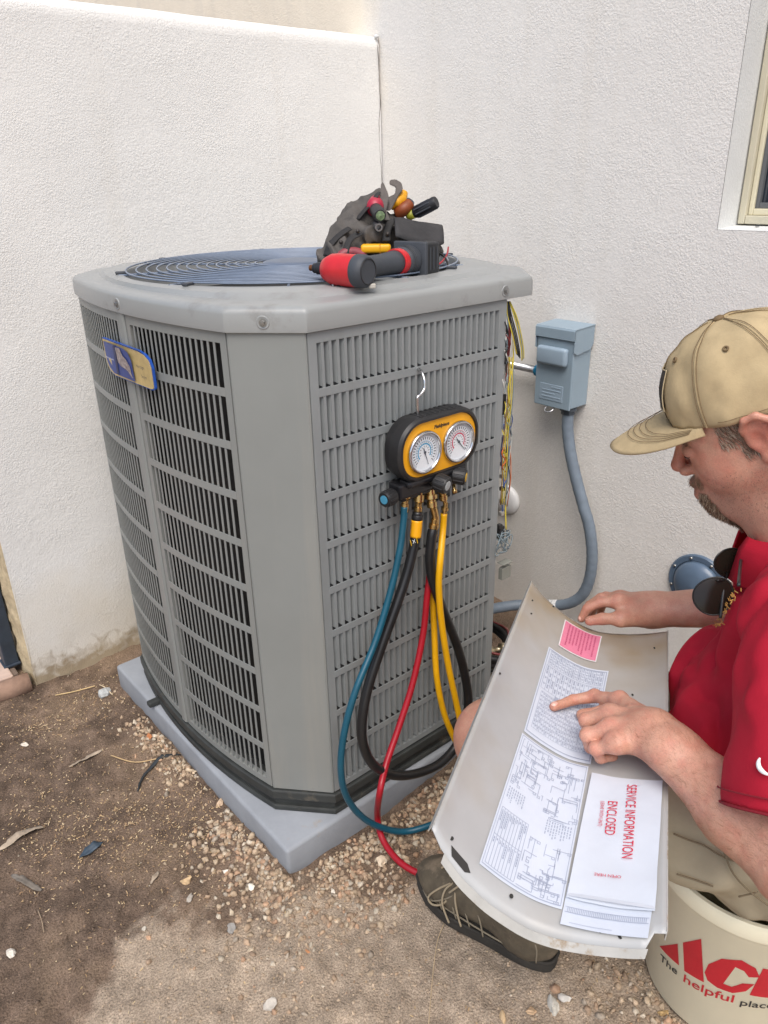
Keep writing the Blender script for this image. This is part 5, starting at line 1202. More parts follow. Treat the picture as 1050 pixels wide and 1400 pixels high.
def fold2(P):
    Q = (P-BP) @ BR_; r = 1-np.abs(fbm(Q*np.array([1, 1, 1.3]), 9, 3, 33)); w = .024*np.clip(r-.4, 0, 1)-.002
    w = w+.008*np.sin(60*(Q[:, 0]*.6+Q[:, 2]*.8+.05*fbm(Q, 8, 2, 5)))*np.exp(-((Q[:, 0]-.10)/.09)**2)
    for hp, kn in ((L_HIP, L_KN), (R_HIP, R_KN)):
        d_ = kn-hp; L2 = np.linalg.norm(d_); d_ = d_/L2; t_ = (P-hp) @ d_; rad = np.linalg.norm(P-hp-t_[:, None]*d_, axis=1); w = w*(1-.92*np.clip((t_/L2-.6)/.25, 0, 1)*(rad < .13))
    return w
S_.warp(fold2, .03); cutends(S_)
S_.plane((0, 0, .288), (0, 0, -1), .004)
sv, sf = S_.mesh(); sv = relax(sv, sf, 2, .5)
M_short = mat('shorts_khaki', srgb(168, 156, 132), .9, var=(9, .12), bump=(700, .35, 2, .0006), bump2=(45, .35, 4, .003), spec=.2)
shorts = build('cargo_shorts', (sv, sf), M_short, man, smooth=True, label='khaki cargo shorts')
for pts in (((921, 1140), (940, 1148), (962, 1156), (985, 1170), (1008, 1178), (1030, 1176), (1050, 1170)), ((925, 1195), (950, 1203), (975, 1212)), ((985, 1150), (1000, 1190), (1022, 1216), (1050, 1238)), ((1010, 1226), (1036, 1220))):
    build('seam', tube(smooth_path([on_shirt(u, v, .0016, sv) for u, v in pts], 5), .0013, 6), mat('seam_khaki', srgb(128, 114, 90), .9), shorts, smooth=True)
# -- shoes
M_shoe = mat('shoe_suede', srgb(88, 79, 64), .9, var=(26, .35), bump=(140, .4, 4, .002), dirt=(16, .55, srgb(120, 106, 88))); M_sole = mat('shoe_sole', srgb(52, 49, 44), .9, var=(30, .3), bump=(90, .4, 3, .002)); M_lace = mat('shoe_lace', srgb(150, 136, 112), .9); M_sock = mat('sock_dark', srgb(34, 34, 38), .95, bump=(260, .5, 2, .001))
def make_shoe(heel, toe, side):
    heel = np.array(heel); toe = np.array(toe); L_ = np.linalg.norm(toe-heel); Mx = frame(heel, (toe-heel)/L_, z=(0, 0, 1)); s = SDF((-.03, -.08, -.01), (L_+.03, .08, .16), .0028); b_ = .012*side
    s.ell((.225, b_*.4, .050), (.070, .047, .036), k=0); s.ell((.150, 0, .058), (.095, .043, .042), k=.03); s.ell((.055, 0, .055), (.056, .038, .050), k=.03); s.cap((.155, 0, .07), (.085, 0, .098), .034, .042, .03); s.cap((.06, 0, .06), (.062, 0, .105), .042, .041, .03)
    s.plane((.06, 0, .098), (-.34, 0, 1), .004); s.cap((.075, 0, .085), (.066, 0, .16), .030, .036, .003, cut=True)
    s.warp(lambda P: .0022*fbm(P, 28, 3, 5)+.0016*np.sin(P[:, 0]*190)*np.exp(-((P[:, 0]-.205)/.035)**2)); s.plane((0, 0, .014), (0, 0, -1), .002)
    v, f = s.mesh(); v = relax(v, f, 2, .5); sh_ = build('shoe', (v, f), M_shoe, man, M=Mx, smooth=True, label='worn olive-grey lace-up shoe' if side > 0 else None)
    P = []
    for i in range(40):
        a = 2*math.pi*i/40; x = L_/2+.003+(L_/2+.004)*math.cos(a); w = np.interp(x/L_, [0, .12, .4, .7, .88, 1.0], [.033, .040, .040, .052, .047, .030]); P.append((x, (w*abs(math.sin(a))**.55)*(1 if math.sin(a) > 0 else -1)+b_*.5*(x/L_)))
    build('sole', extrude(P, .0, .026, .004), M_sole, sh_, M=Mx, auto=50)
    build('welt', tube([(p[0], p[1], .027) for p in P+P[:1]], .0032, 6), M_sole, sh_, M=Mx, smooth=True)
    SV = v
    def top(x, y):
        d = np.hypot(SV[:, 0]-x, SV[:, 1]-y); I = np.flatnonzero(d < .006); return (x, y, (SV[I, 2].max() if len(I) else .09)+.0016)
    for k in range(5):
        x = .235-k*.019; 
        for sg in (1, -1): build('lace', tube(smooth_path([top(x, -.019*sg), top(x-.005, -.006*sg), top(x-.010, .008*sg), top(x-.016, .021*sg)], 5), .0021, 7), M_lace, sh_, M=Mx, smooth=True)
    kx = .165
    for sg in (1, -1):
        c = np.array(top(kx, 0)); build('lace_bow', tube(smooth_path([c, c+np.array([.008, .018*sg, .008]), c+np.array([.026, .034*sg, .004]), c+np.array([.040, .034*sg, -.006]), c+np.array([.034, .018*sg, .001]), c+np.array([.010, .004*sg, .004])], 6), .0021, 7), M_lace, sh_, M=Mx, smooth=True)
        build('lace_end', tube(smooth_path([c, c+np.array([.004, .024*sg, .004]), c+np.array([.020, .044*sg, -.014]), c+np.array([.03, .050*sg, -.028])], 5), .0019, 7), M_lace, sh_, M=Mx, smooth=True)
    for k, P in enumerate(([(.205, .030, .085), (.222, .046, .072), (.236, .058, .052), (.226, .060, .042), (.208, .054, .050), (.196, .040, .070)], [(.195, .028, .088), (.184, .046, .074), (.170, .056, .050), (.160, .060, .036)], [(.200, .028, .088), (.208, .044, .078), (.206, .056, .058), (.192, .062, .040), (.184, .064, .030)])):
        build('lace_loop', tube(smooth_path([(a_, b2*side, c_) for a_, b2, c_ in P], 6), .0020, 7), M_lace, sh_, M=Mx, smooth=True)
    for P in ([(.262, .040*side, .034), (.235, .054*side, .040), (.205, .050*side, .062), (.180, .034*side, .086)], [(.120, .048*side, .030), (.130, .045*side, .060), (.150, .036*side, .090)], [(.060, .040*side, .032), (.090, .044*side, .062), (.120, .040*side, .090)], [(.02, .034*side, .034), (.022, .034*side, .07), (.040, .030*side, .090)], [(.150, .047*side, .030), (.160, .046*side, .055), (.185, .034*side, .084)], [(.178, .049*side, .030), (.188, .048*side, .054), (.205, .036*side, .078)], [(.210, .051*side, .032), (.216, .050*side, .050), (.224, .040*side, .070)], [(.035, .040*side, .045), (.10, .0455*side, .042), (.17, .0485*side, .040), (.24, .049*side, .038)]):
        build('seam', tube(smooth_path([np.array(q_)*np.array([1, 1.0, 1]) for q_ in P], 6), .0016, 6), mat('shoe_seam', srgb(128, 118, 100), .9), sh_, M=Mx, smooth=True)
    build('tongue', xf(box((.120, 0, .106), (.050, .040, .008), .0035, 3), Matrix.Rotation(0, 4, 'Y')), M_shoe, sh_, M=Mx @ Matrix.Translation((.0, 0, 0)) , auto=60)
    return sh_
make_shoe((.110, -.492, .004), (.062, -.206, .004), 1)
make_shoe(tuple(R_AN*np.array([1, 1, 0])-BF*.06), tuple(R_AN*np.array([1, 1, 0])+BF*.225), -1)
for an in (L_AN, R_AN): build('sock', tube([an+np.array([0, 0, -.03]), an+np.array([0, 0, .03]), an+np.array([-.002, .002, .055])], [.0375, .0385, .0400], 24), M_sock, man, smooth=True)
# ---- sunglasses hooked in the collar
sg = thing('sunglasses', 'dark aviator sunglasses hanging from the red shirt\'s collar', 'sunglasses', tuple(on_shirt(985, 800, .02)))
M_lens = mat('dark_lens', (.016, .012, .009), .16, spec=.35); M_wire = mat('glasses_frame', (.03, .03, .03), .3, metal=.6)
def lens(c, w, h, tilt, yaw, name):
    n = 28; D = CAM-c; D /= np.linalg.norm(D); rx = np.array(_R)*math.cos(yaw)+D*math.sin(yaw); rx = rx*math.cos(tilt)-np.array(_U)*math.sin(tilt); nz_ = D-rx*(D@rx); nz_ /= np.linalg.norm(nz_); ry = np.cross(nz_, rx)
    pts = []
    for i in range(n):
        a = 2*math.pi*i/n; x = math.cos(a); y = math.sin(a); x, y = w*x*(1-.14*y), h*y; pts.append((x, y))
    V = [c+rx*x+ry*y+nz_*.0 for x, y in pts]+[c+nz_*.0035]; build(name, (V, [(i, (i+1) % n, n) for i in range(n)]), M_lens, sg, smooth=True)
    build('rim', tube([*V[:n], V[0]], .0011, 6), M_wire, sg, smooth=True); return V
C1 = on_shirt(976, 814, .022); C2 = on_shirt(1000, 770, .020)
lens(C1, .026, .029, math.radians(38), .25, 'lens'); lens(C2, .025, .019, math.radians(20), -.5, 'lens')
build('bridge', tube(smooth_path([C1+np.array([.002, 0, .022]), (C1+C2)/2+np.array([-.006, -.006, .004]), C2+np.array([-.008, .0, -.012])], 5), .0014, 7), M_wire, sg, smooth=True)
for c in (C1, C2):
    e = on_shirt(1010, 800, .012) if c is C2 else on_shirt(985, 845, .008)
    build('temple', tube(smooth_path([c+np.array([.012, -.006, .012]), (c+e)/2+np.array([.004, -.004, .004]), e], 5), .0021, 7), mat('temple_black', (.02, .02, .02), .4), sg, smooth=True)
# ---- bucket
bk_ = thing('bucket', 'cream plastic bucket with red lettering that the man sits on', 'bucket', (.33, -.69, 0))
M_buck = mat('bucket_cream', srgb(236, 229, 202), .42, var=(10, .05), bump=(60, .08, 3, .001), dirt=(7, .66, srgb(190, 178, 150)))
BKR = lambda z: .132+(.146-.132)*z/.30
Tb = Matrix.Translation((.33, -.69, .002))
build('pail', xf(lathe([(.0, .004), (.124, .004), (.130, .0), (.1325, .004), (BKR(.25), .25), (.1455, .252), (.1455, .262), (.1475, .266)], 72, cap=False), Tb), M_buck, bk_, smooth=True)
build('rim', xf(lathe([(.1475, .262), (.153, .266), (.1545, .272), (.1545, .292), (.151, .298), (.145, .298), (.142, .292), (.126, .006)], 72, cap=False), Tb), M_buck, bk_, auto=45)
# lettering wrapped round the pail
def wrapz(x, z, off=.0006):
    r = BKR(z)+off; a = PHI0+x/.138; return (.33+r*math.cos(a), -.69+r*math.sin(a), z+.002)
def bucket_ang(u, v, z): q = pz(u, v, z+.002); return math.atan2(q[1]+.69, q[0]-.33)
PHI0 = math.radians(180)
def wrapped(poly, m, name, sub=6):
    V = []; 
    for i in range(len(poly)):
        p, q = np.array(poly[i]), np.array(poly[(i+1) % len(poly)])
        for k in range(sub): V.append(p+(q-p)*k/sub)
    bm = bmesh.new(); vs = [bm.verts.new((p[0], p[1], 0)) for p in V]; f_ = bm.faces.new(vs); f_.normal_update(); bmesh.ops.triangulate(bm, faces=bm.faces)
    for _ in range(2): bmesh.ops.subdivide_edges(bm, edges=[e for e in bm.edges if e.calc_length() > .012], cuts=1, use_grid_fill=False); bmesh.ops.triangulate(bm, faces=bm.faces)
    bm.verts.index_update(); W_ = [wrapz(v.co.x, v.co.y) for v in bm.verts]; F = [[v.index for v in f.verts] for f in bm.faces]; bm.free(); build(name, (W_, F), m, bk_)
# where the photo shows the mark: solve for the pail point under each pixel
def pail_xy(u, v):
    D = _F+_R*(u-525)/FPX-_U*(v-700)/FPX; best = None
    s = np.linspace(.6, 1.8, 4000); Q = CAM[None]+s[:, None]*D[None]; k = int(np.argmax(np.hypot(Q[:, 0]-.33, Q[:, 1]+.69) <= BKR(Q[:, 2]))); q = Q[k]
    return ((math.atan2(q[1]+.69, q[0]-.33) % (2*math.pi))-PHI0)*.138, q[2]
M_ared = mat('bucket_red', srgb(186, 30, 44), .45, var=(30, .08)); M_ablk = mat('bucket_black', (.03, .03, .03), .5)
LETTER = True
# ================================================================== GROUND
def soil_height(P):
    x, y = P[..., 0], P[..., 1]; Q = np.stack([x, y, np.zeros_like(x)], -1)
    h = .007*fbm(Q, 3.1, 3, 1)+.0045*fbm(Q, 19, 3, 4)+.0026*fbm(Q, 60, 2, 9)
    h += .012*np.exp(-((x+.13)**2/.012+(y-.1)**2/.25))*0
    h += .030*np.clip(1-np.abs(y+.03)/.16, 0, 1)*np.clip((x-.12)/.25, 0, 1)*np.clip((.95-x)/.1, 0, 1)     # heap along the pad's right side
    h += .018*np.exp(-((x+.155)**2/.0016+(y-.06)**2/.03))+.016*np.exp(-((x+.17)**2/.0012+(y-.48)**2/.03))
    return h-.004
def ground():
    a = np.concatenate([-np.geomspace(40, 1.35, 18), np.linspace(-1.3, 1.25, 300), np.geomspace(1.3, 40, 18)])
    X, Y = np.meshgrid(a, a-.05, indexing='ij'); Z = soil_height(np.stack([X, Y], -1)); n = len(a)
    V = np.stack([X, Y, Z], -1).reshape(-1, 3); i = np.arange(n-1); I, J = np.meshgrid(i, i, indexing='ij'); b = (I*n+J).ravel()
    return V, np.stack([b, b+n, b+n+1, b+1], 1)
gv, gf = ground()
# dry pale dirt lies to the photographer's side of this line, damp dark soil beyond it
DRY = np.array([pz(u, v, 0)[:2] for u, v in ((-120, 1500), (60, 1420), (120, 1370), (200, 1290), (290, 1235), (400, 1215), (500, 1195), (620, 1170), (900, 1150), (1400, 1150))])
def dry_mask(P):
    # signed side: interpolate the line in photo-right coordinate
    r = np.array([.76, -.65]); f = np.array([.65, .76]); a = P[:, :2] @ r; b = P[:, :2] @ f; L = np.stack([DRY @ r, DRY @ f], 1)
    lim = np.interp(a, L[:, 0], L[:, 1]); n = .08*fbm(np.column_stack([P[:, :2], np.zeros(len(P))]), 7, 4, 21)
    return np.clip((lim-b+n+.035*fbm(np.column_stack([P[:, :2], np.zeros(len(P))]), 55, 2, 71))/.06+.5, 0, 1)
dm = dry_mask(gv)[:, None]
n1 = fbm(np.column_stack([gv[:, :2], np.zeros(len(gv))]), 9, 4, 31)[:, None]*.5+.5
n2 = fbm(np.column_stack([gv[:, :2], np.zeros(len(gv))]), 40, 3, 41)[:, None]*.5+.5
n5 = vnoise(np.column_stack([gv[:, :2], np.zeros(len(gv))]), 105, 77)[:, None]*.5+.5
damp = np.array(srgb(143, 122, 105))*(.76+.34*n1)*(.66+.52*n2)*(.78+.44*n5); dryc = np.array(srgb(203, 183, 160))*(.82+.26*n1)*(.78+.40*n2)*(.86+.28*n5)
mid = np.array(srgb(172, 148, 122))
tan_ = np.clip(n1*1.7-.75, 0, 1)*.5
gc = damp*(1-dm)*(1-tan_)+mid*(1-dm)*tan_+dryc*dm
M_soil = mat('soil', (.2, .15, .1), .96, attr='Col', var=(330, .65, 6), bump=(230, 1.0, 6, .005), bump2=(700, .5, 3, .002), spec=.15)
grd_ = build('ground', (gv, gf), M_soil, smooth=True, colors=gc); grd_['kind'] = 'structure'
# ---- stones
def stone_shape(seed, sub=1):
    bm = bmesh.new(); bmesh.ops.create_icosphere(bm, subdivisions=sub, radius=1.0); r = np.random.default_rng(seed); V = np.array([v.co for v in bm.verts]); F = [[v.index for v in f.verts] for f in bm.faces]; bm.free()
    for _ in range(9):
        d = r.normal(size=3); d /= np.linalg.norm(d); lim = r.uniform(.36, .75); e = V @ d; V = V-np.outer(np.maximum(e-lim, 0), d)
    V = V+.07*r.normal(size=V.shape); return V*np.array([1, r.uniform(.65, .95), r.uniform(.5, .8)]), F
def rotm(r):
    q = r.normal(size=4); q /= np.linalg.norm(q); return np.array(Quaternion(q).to_matrix())
SH = [stone_shape(i, 1) for i in range(14)]; SHC = [stone_shape(40+i, 2) for i in range(10)]
TONES = np.array([srgb(*c) for c in ((206, 184, 156), (196, 172, 144), (212, 194, 168), (186, 162, 136), (176, 152, 128), (218, 204, 182), (198, 170, 142), (188, 174, 156), (202, 178, 150), (204, 168, 138))])
M_grav = mat('gravel_stone', (.4, .33, .25), .9, attr='Col', var=(160, .45, 4), bump=(300, .5, 4, .002), spec=.2)
SOILT = np.array([srgb(*c) for c in ((128, 108, 90), (150, 128, 106), (112, 92, 76), (170, 148, 122), (140, 116, 94), (186, 164, 138), (160, 138, 114))])
def strewn(n, sizes, place, seed, squash=.06, tones=None):
    r = np.random.default_rng(seed); Vs = []; Fs = []; Cs = []; k = 0
    XY = np.array([q for q in place(r, n) if not (-.138 < q[0] < .70 and -.02 < q[1] < .85)]); H = soil_height(XY); dmk = dry_mask(np.column_stack([XY, H])); k_i = 0; LOC = np.array([srgb(132, 113, 97), srgb(202, 180, 154)])
    for (x, y), z in zip(XY, H):
        v, f = SH[r.integers(len(SH))]; s = r.uniform(*sizes)*r.choice([.6, .8, 1., 1.]); v = (v*s) @ rotm(r).T
        v = v+np.array([x, y, z+s*squash]); Vs.append(v); Fs.append(np.array(f)+k); k += len(v)
        if tones is SOILT: Cs.append(np.repeat(((LOC[0]*(1-float(dmk[k_i]))+LOC[1]*float(dmk[k_i]))*r.uniform(.78, 1.22))[None], len(v), 0)); k_i += 1; continue
        Cs.append(np.repeat((tones[r.integers(len(tones))]*r.uniform(.75, 1.1))[None], len(v), 0))
    return np.concatenate(Vs), np.concatenate(Fs), np.concatenate(Cs)
def pl_heap(r, n):       # along the right side of the pad, up to the shoe
    for _ in range(n):
        t = r.beta(1.2, 1.2); x = -.10+.95*t; y = -.022-abs(r.normal(0, .085))-.01; yield x, y
def pl_left(r, n):
    for _ in range(n):
        c = r.choice(3, p=[.55, .35, .10])
        if c == 0: y = r.uniform(-.06, .22); x = -.14-abs(r.normal(0, .055))
        elif c == 1: y = r.uniform(.36, .66); x = -.14-abs(r.normal(0, .035))
        else: y = r.uniform(-.05, .85); x = -.14-abs(r.normal(0, .05))
        yield x, y
def pl_bucket(r, n):
    for _ in range(n):
        a = r.uniform(0, 2*math.pi); d = .14+abs(r.normal(0, .10)); x, y = .33+d*math.cos(a), -.69+d*math.sin(a)
        yield (x, y)
def pl_any(r, n):
    for _ in range(n): yield r.uniform(-.9, .9), r.uniform(-.95, 1.0)
def pl_corner(r, n):
    for _ in range(n): yield -.13+r.normal(0, .09), -.09+r.normal(0, .075)
for nm, args in (('gravel_heap', (1900, (.005, .0135), pl_heap, 1)), ('gravel_strip', (700, (.005, .0135), pl_left, 2)), ('gravel_by_bucket', (900, (.005, .015), pl_bucket, 3)),
                 ('grit', (5200, (.0012, .0034), pl_any, 4)), ('clods', (7500, (.0018, .0060), pl_any, 14)), ('pebbles', (900, (.0018, .0052), pl_any, 24)), ('corner_gravel', (500, (.004, .012), pl_corner, 5))):
    v, f, c = strewn(*args[:4], tones=(SOILT if nm in ('clods', 'grit') else TONES)); o = build(nm, (v, f), M_grav, colors=c); o['kind'] = 'stuff'
    o['label'] = {'gravel_heap': 'tan gravel heaped along the right side of the pad', 'gravel_strip': 'tan gravel strewn along the left side of the pad', 'gravel_by_bucket': 'loose tan gravel around the bucket', 'pebbles': 'small pale pebbles scattered across the dirt', 'grit': 'fine grit scattered over the dirt', 'clods': 'small crumbs and clods of brown soil all over the ground', 'corner_gravel': 'gravel spilling from the near corner of the pad'}[nm]; o['category'] = 'gravel'
def stone(u, v, px, col, label, seed, group=None, flat=.75):
    P = pz(u, v, 0); dep = (P-CAM)@_F; s = px*dep/FPX/2; r = np.random.default_rng(seed); V, F = SHC[seed % len(SHC)]
    V = V*s*np.array([1, .85, flat]); a = r.uniform(0, 6.28); c_, s_ = math.cos(a), math.sin(a); V = V @ np.array([[c_, -s_, 0], [s_, c_, 0], [0, 0, 1]]).T
    z = float(soil_height(P[:2])); o = build('stone', (V+np.array([P[0], P[1], z+s*flat*.3]), F), mat('stone_%d_%d_%d' % col, srgb(*col), .88, var=(70, .22), bump=(180, .5, 4, .002), spec=.2))
    return tag(o, label, 'stone', group)
for i, (u, v, px, col, lab) in enumerate((
    (14, 1304, 20, (212, 204, 190), 'pale rounded stone lying alone at the left edge of the dark soil'),
    (371, 1373, 30, (188, 180, 168), 'grey-white angular stone at the bottom of the dry dirt'),
    (756, 1378, 30, (202, 198, 186), 'chunky white stone in the gravel left of the bucket'),
    (773, 1368, 22, (210, 205, 195), 'white stone leaning on the chunky white stone left of the bucket'),
    (255, 1203, 24, (196, 168, 130), 'tan stone alone on the soil left of the near pad corner'),
    (260, 1228, 17, (176, 168, 156), 'grey stone just below the lone tan stone'),
    (345, 1103, 16, (206, 180, 146), 'tan stone against the left side of the pad near its corner'),
    (205, 1012, 15, (196, 130, 88), 'orange stone in the gravel along the left side of the pad'),
    (260, 1056, 18, (206, 186, 158), 'pale stone beside the black plastic strip at the pad'),
    (141, 950, 26, (178, 180, 178), 'grey-white lump of mortar below the foot of the garden wall'),
    (34, 1018, 14, (218, 208, 192), 'small pale stone near the left edge below the paving'),
    (316, 1268, 22, (152, 148, 142), 'dark grey stone on the dry dirt below the pad corner'),
    (300, 1100, 17, (204, 178, 150), 'round tan stone in the gravel left of the pad corner'),
    (520, 1177, 22, (224, 205, 178), 'pale stone beside the red hose in the gravel'),
    (441, 1215, 13, (182, 174, 158), 'greenish grey pebble on the dry dirt right of the pad corner'),
    (455, 1216, 12, (230, 222, 206), 'white pebble next to the greenish grey pebble'),
    (688, 1392, 22, (206, 178, 140), 'tan stone at the bottom edge left of the white stones'),
    (727, 1386, 24, (202, 172, 138), 'big tan stone touching the chunky white stone'),
    (905, 1386, 20, (176, 148, 104), 'yellowish upright chip of stone at the foot of the bucket'),
    (571, 1065, 16, (214, 192, 160), 'pale stone on the heap under the coiled black hose'),
    (203, 1283, 11, (196, 160, 130), 'small pinkish pebble on the edge of the damp soil'),
    (197, 1270, 12, (205, 196, 180), 'small whitish pebble at the rim of the dry dirt'),
    (420, 1298, 9, (180, 130, 92), 'tiny reddish chip standing on the dry dirt'),
    (344, 1215, 14, (236, 228, 212), 'white chip between the pad corner and the dry dirt'),
    (309, 1189, 15, (240, 230, 214), 'white chip at the edge of the corner gravel'))):
    stone(u, v, px, col, lab, 100+i, 'single stones on the ground')
# ---- straw and chaff
def litter(n, seed):
    r = np.random.default_rng(seed)
    cl = [(pz(u, v, 0), s) for u, v, s in ((60, 985, .07), (110, 1085, .10), (60, 1100, .08), (240, 1095, .07), (90, 1160, .06), (170, 1130, .06), (30, 1010, .08), (200, 1190, .10), (130, 960, .06), (260, 1130, .05))]
    C0 = np.array([q[0][:2] for q in cl]); S0 = np.array([q[1] for q in cl]); i = r.integers(len(cl), size=n)
    XY = np.where((r.random(n) < .72)[:, None], C0[i]+r.normal(size=(n, 2))*S0[i][:, None], np.column_stack([r.uniform(-.9, .4, n), r.uniform(-.6, 1.0, n)]))
    XY = XY[~((XY[:, 0] > -.138) & (XY[:, 0] < .7) & (XY[:, 1] > -.02) & (XY[:, 1] < .85))]; n = len(XY); z = soil_height(XY)+.0025
    a = r.uniform(0, 6.28, n); l = r.uniform(.0018, .0065, n); w = r.uniform(.0004, .0010, n); t = r.uniform(-.25, .25, n)*l; d = np.stack([np.cos(a), np.sin(a)], 1); e = np.stack([-d[:, 1], d[:, 0]], 1); Q = []
    for sx, sy in ((-1, -1), (1, -1), (1, 1), (-1, 1)):
        p = XY+sx*d*(l/2)[:, None]+sy*e*w[:, None]; Q.append(np.column_stack([p, z+sx*t+(.0006 if sy > 0 else 0)]))
    V = np.stack(Q, 1).reshape(-1, 3); tones = np.array([srgb(*c) for c in ((196, 170, 130), (206, 184, 148), (176, 148, 112), (156, 128, 98))])
    return V, np.arange(4*n).reshape(-1, 4), np.repeat(tones[r.integers(4, size=n)], 4, 0)
v, f, c = litter(4200, 8); o = build('straw_litter', (v, f), mat('straw', (.5, .4, .25), .9, attr='Col', spec=.2), colors=c); tag(o, 'pale chaff and straw scattered over the damp soil', 'straw', kind='stuff')
# ---- leaves, twigs, scraps
def strip(P, w, m, name, label, cat, curl=.3, twist=.4, seed=0):
    P = smooth_path(np.array([[*pz(u, v, 0)[:2], 0] for u, v in P]), 6); r = np.random.default_rng(seed); n = len(P); V = []; F = []
    for i, p in enumerate(P):
        t = P[min(i+1, n-1)]-P[max(i-1, 0)]; t /= np.linalg.norm(t); e = np.array([-t[1], t[0], 0]); s = i/(n-1); ww = w*(math.sin(math.pi*min(max(s*.94+.03, 0), 1))**.6)*(1+.25*r.normal()*.5)
        z = float(soil_height(p[:2]))+.004; tw = twist*math.sin(s*5+seed)
        for q in (-1, -.3, .3, 1): V.append(p+e*ww*q*math.cos(tw)+np.array([0, 0, z+abs(q)*ww*curl+q*ww*math.sin(tw)+ww*.4]))
    for i in range(n-1):
        for k in range(3): F.append((i*4+k, i*4+4+k, i*4+5+k, i*4+k+1))
    o = build(name, (V, F), m, smooth=True); md = o.modifiers.new('thickness', 'SOLIDIFY'); md.thickness = .0009; return tag(o, label, cat)
M_leaf = mat('dry_leaf', srgb(168, 152, 132), .85, var=(60, .3), bump=(120, .4, 3, .002)); M_leafg = mat('grey_leaf', srgb(120, 112, 102), .85, var=(60, .35), bump=(120, .4, 3, .002))
M_scrap = mat('black_plastic', srgb(40, 44, 46), .6, var=(30, .35), bump=(60, .3, 3, .002))
strip([(0, 1165), (22, 1152), (46, 1137), (60, 1132)], .0085, M_leaf, 'dry_leaf', 'long dry beige leaf on the soil at the left edge', 'leaf', seed=1)
strip([(16, 1198), (34, 1207), (56, 1216)], .0075, M_leafg, 'dry_leaf', 'short dark grey dead leaf below the beige one', 'leaf', seed=2)
strip([(96, 1052), (112, 1042), (128, 1034), (140, 1028)], .0055, M_leaf, 'dry_leaf', 'narrow pale leaf on the soil halfway to the pad', 'leaf', seed=3)
strip([(188, 1082), (196, 1060), (214, 1046), (232, 1040), (248, 1034)], .0045, M_scrap, 'plastic_strip', 'torn black plastic strip lying from the pad edge', 'scrap', seed=4)
strip([(108, 1170), (124, 1160), (140, 1150)], .009, mat('blue_scrap', srgb(58, 72, 84), .6, var=(40, .3)), 'plastic_scrap', 'small crumpled blue-black scrap on the soil', 'scrap', seed=5)
strip([(206, 1208), (213, 1198), (216, 1190)], .004, M_leaf, 'wood_chip', 'small tan wood chip on the soil near the dry dirt', 'wood chip', seed=6)
for i, (P, r, lab, col) in enumerate((
    ([(586, 1400), (592, 1330), (598, 1285), (608, 1258)], .0010, 'thin pale dry stalk curving up to the shoe sole', (196, 172, 138)),
    ([(152, 1035), (185, 1042), (225, 1043)], .0016, 'straight tan twig lying left of the pad', (184, 156, 116)),
    ([(75, 948), (100, 944), (130, 938)], .0018, 'tan twig below the foot of the garden wall', (196, 170, 124)),
    ([(136, 936), (146, 944), (154, 952)], .0016, 'short pale twig by the mortar lump', (200, 180, 150)),
    ([(52, 1245), (58, 1262), (60, 1275)], .0009, 'hair-thin stalk on the dark soil', (160, 140, 116)))):
    Q = np.array([[*pz(u, v, 0)[:2], float(soil_height(pz(u, v, 0)[:2]))+.004+r] for u, v in P])
    tag(build('twig', tube(smooth_path(Q, 6), r, 6), mat('twig_%d' % i, srgb(*col), .9, var=(60, .2)), smooth=True), lab, 'twig', 'twigs on the ground')
# ---- the pail's printed mark, unrolled on to its side
def cpx(pts): return [pail_xy(860+x/5.526, 1180+y/5.526) for x, y in pts]
_bl = [pail_xy(u, v) for u, v in ((903, 1309), (926, 1330), (935, 1338), (1003, 1367), (1012, 1371), (1046, 1375))]
print('BL', [tuple(round(c, 4) for c in q) for q in _bl])
wrapped(cpx([(232, 632), (368, 615), (378, 778)])[::-1], M_ared, 'letter_a')
wrapped(cpx([(408, 605), (545, 578), (565, 905), (418, 818)])[::-1], M_ared, 'letter_a')
wrapped(cpx([(570, 830), (600, 768), (700, 726), (850, 738), (955, 798), (986, 868), (903, 866), (868, 820), (802, 790), (710, 915), (775, 938), (858, 912), (946, 920), (880, 972), (780, 986), (665, 945), (592, 890)])[::-1], M_ared, 'letter_c', 2)
_e0, _e1 = pail_xy(860+1048/5.526, 1180+800/5.526), pail_xy(860+908/5.526, 1180+1000/5.526)
_zt, _zb = _e0[1], _e1[1]; _x0, _x1 = _e1[0], _e0[0]; _sl = (_x1-_x0)/(_zt-_zb)
def _ep(x, z): return (x+(z-_zb)*_sl*.55, z)
_top = .205
wrapped([_ep(_x0, _zb), _ep(_x0+.062, _zb), _ep(_x0+.062, _zb+.016), _ep(_x0+.026, _zb+.016), _ep(_x0+.026, _zb+.032), _ep(_x0+.050, _zb+.032), _ep(_x0+.050, _zb+.046), _ep(_x0+.026, _zb+.046), _ep(_x0+.026, _top-.016), _ep(_x0+.062, _top-.016), _ep(_x0+.062, _top), _ep(_x0, _top)], M_ared, 'letter_e', 2)
def linetext(s, x0, x1, z0, z1, m):
    T = text_mesh(s, 1., 0, 'LEFT', offset=.01); V = np.asarray(T[0]); w = V[:, 0].max()-V[:, 0].min(); sx = (x1-x0)/w; sz = sx*.86
    build('lettering', ([wrapz(x0+(x-V[:, 0].min())*sx, z0+(z1-z0)*((x-V[:, 0].min())/w)+y*sz, .0009) for x, y, z in V], T[1]), m, bk_)
linetext('The', _bl[0][0], _bl[1][0], _bl[0][1], _bl[1][1], M_ablk)
linetext('helpful', _bl[2][0], _bl[3][0], _bl[2][1], _bl[3][1], M_ared)
_d = (_bl[5][0]-_bl[4][0])
linetext('place', _bl[4][0], _bl[4][0]+_d*1.35, _bl[4][1], _bl[5][1], M_ablk)
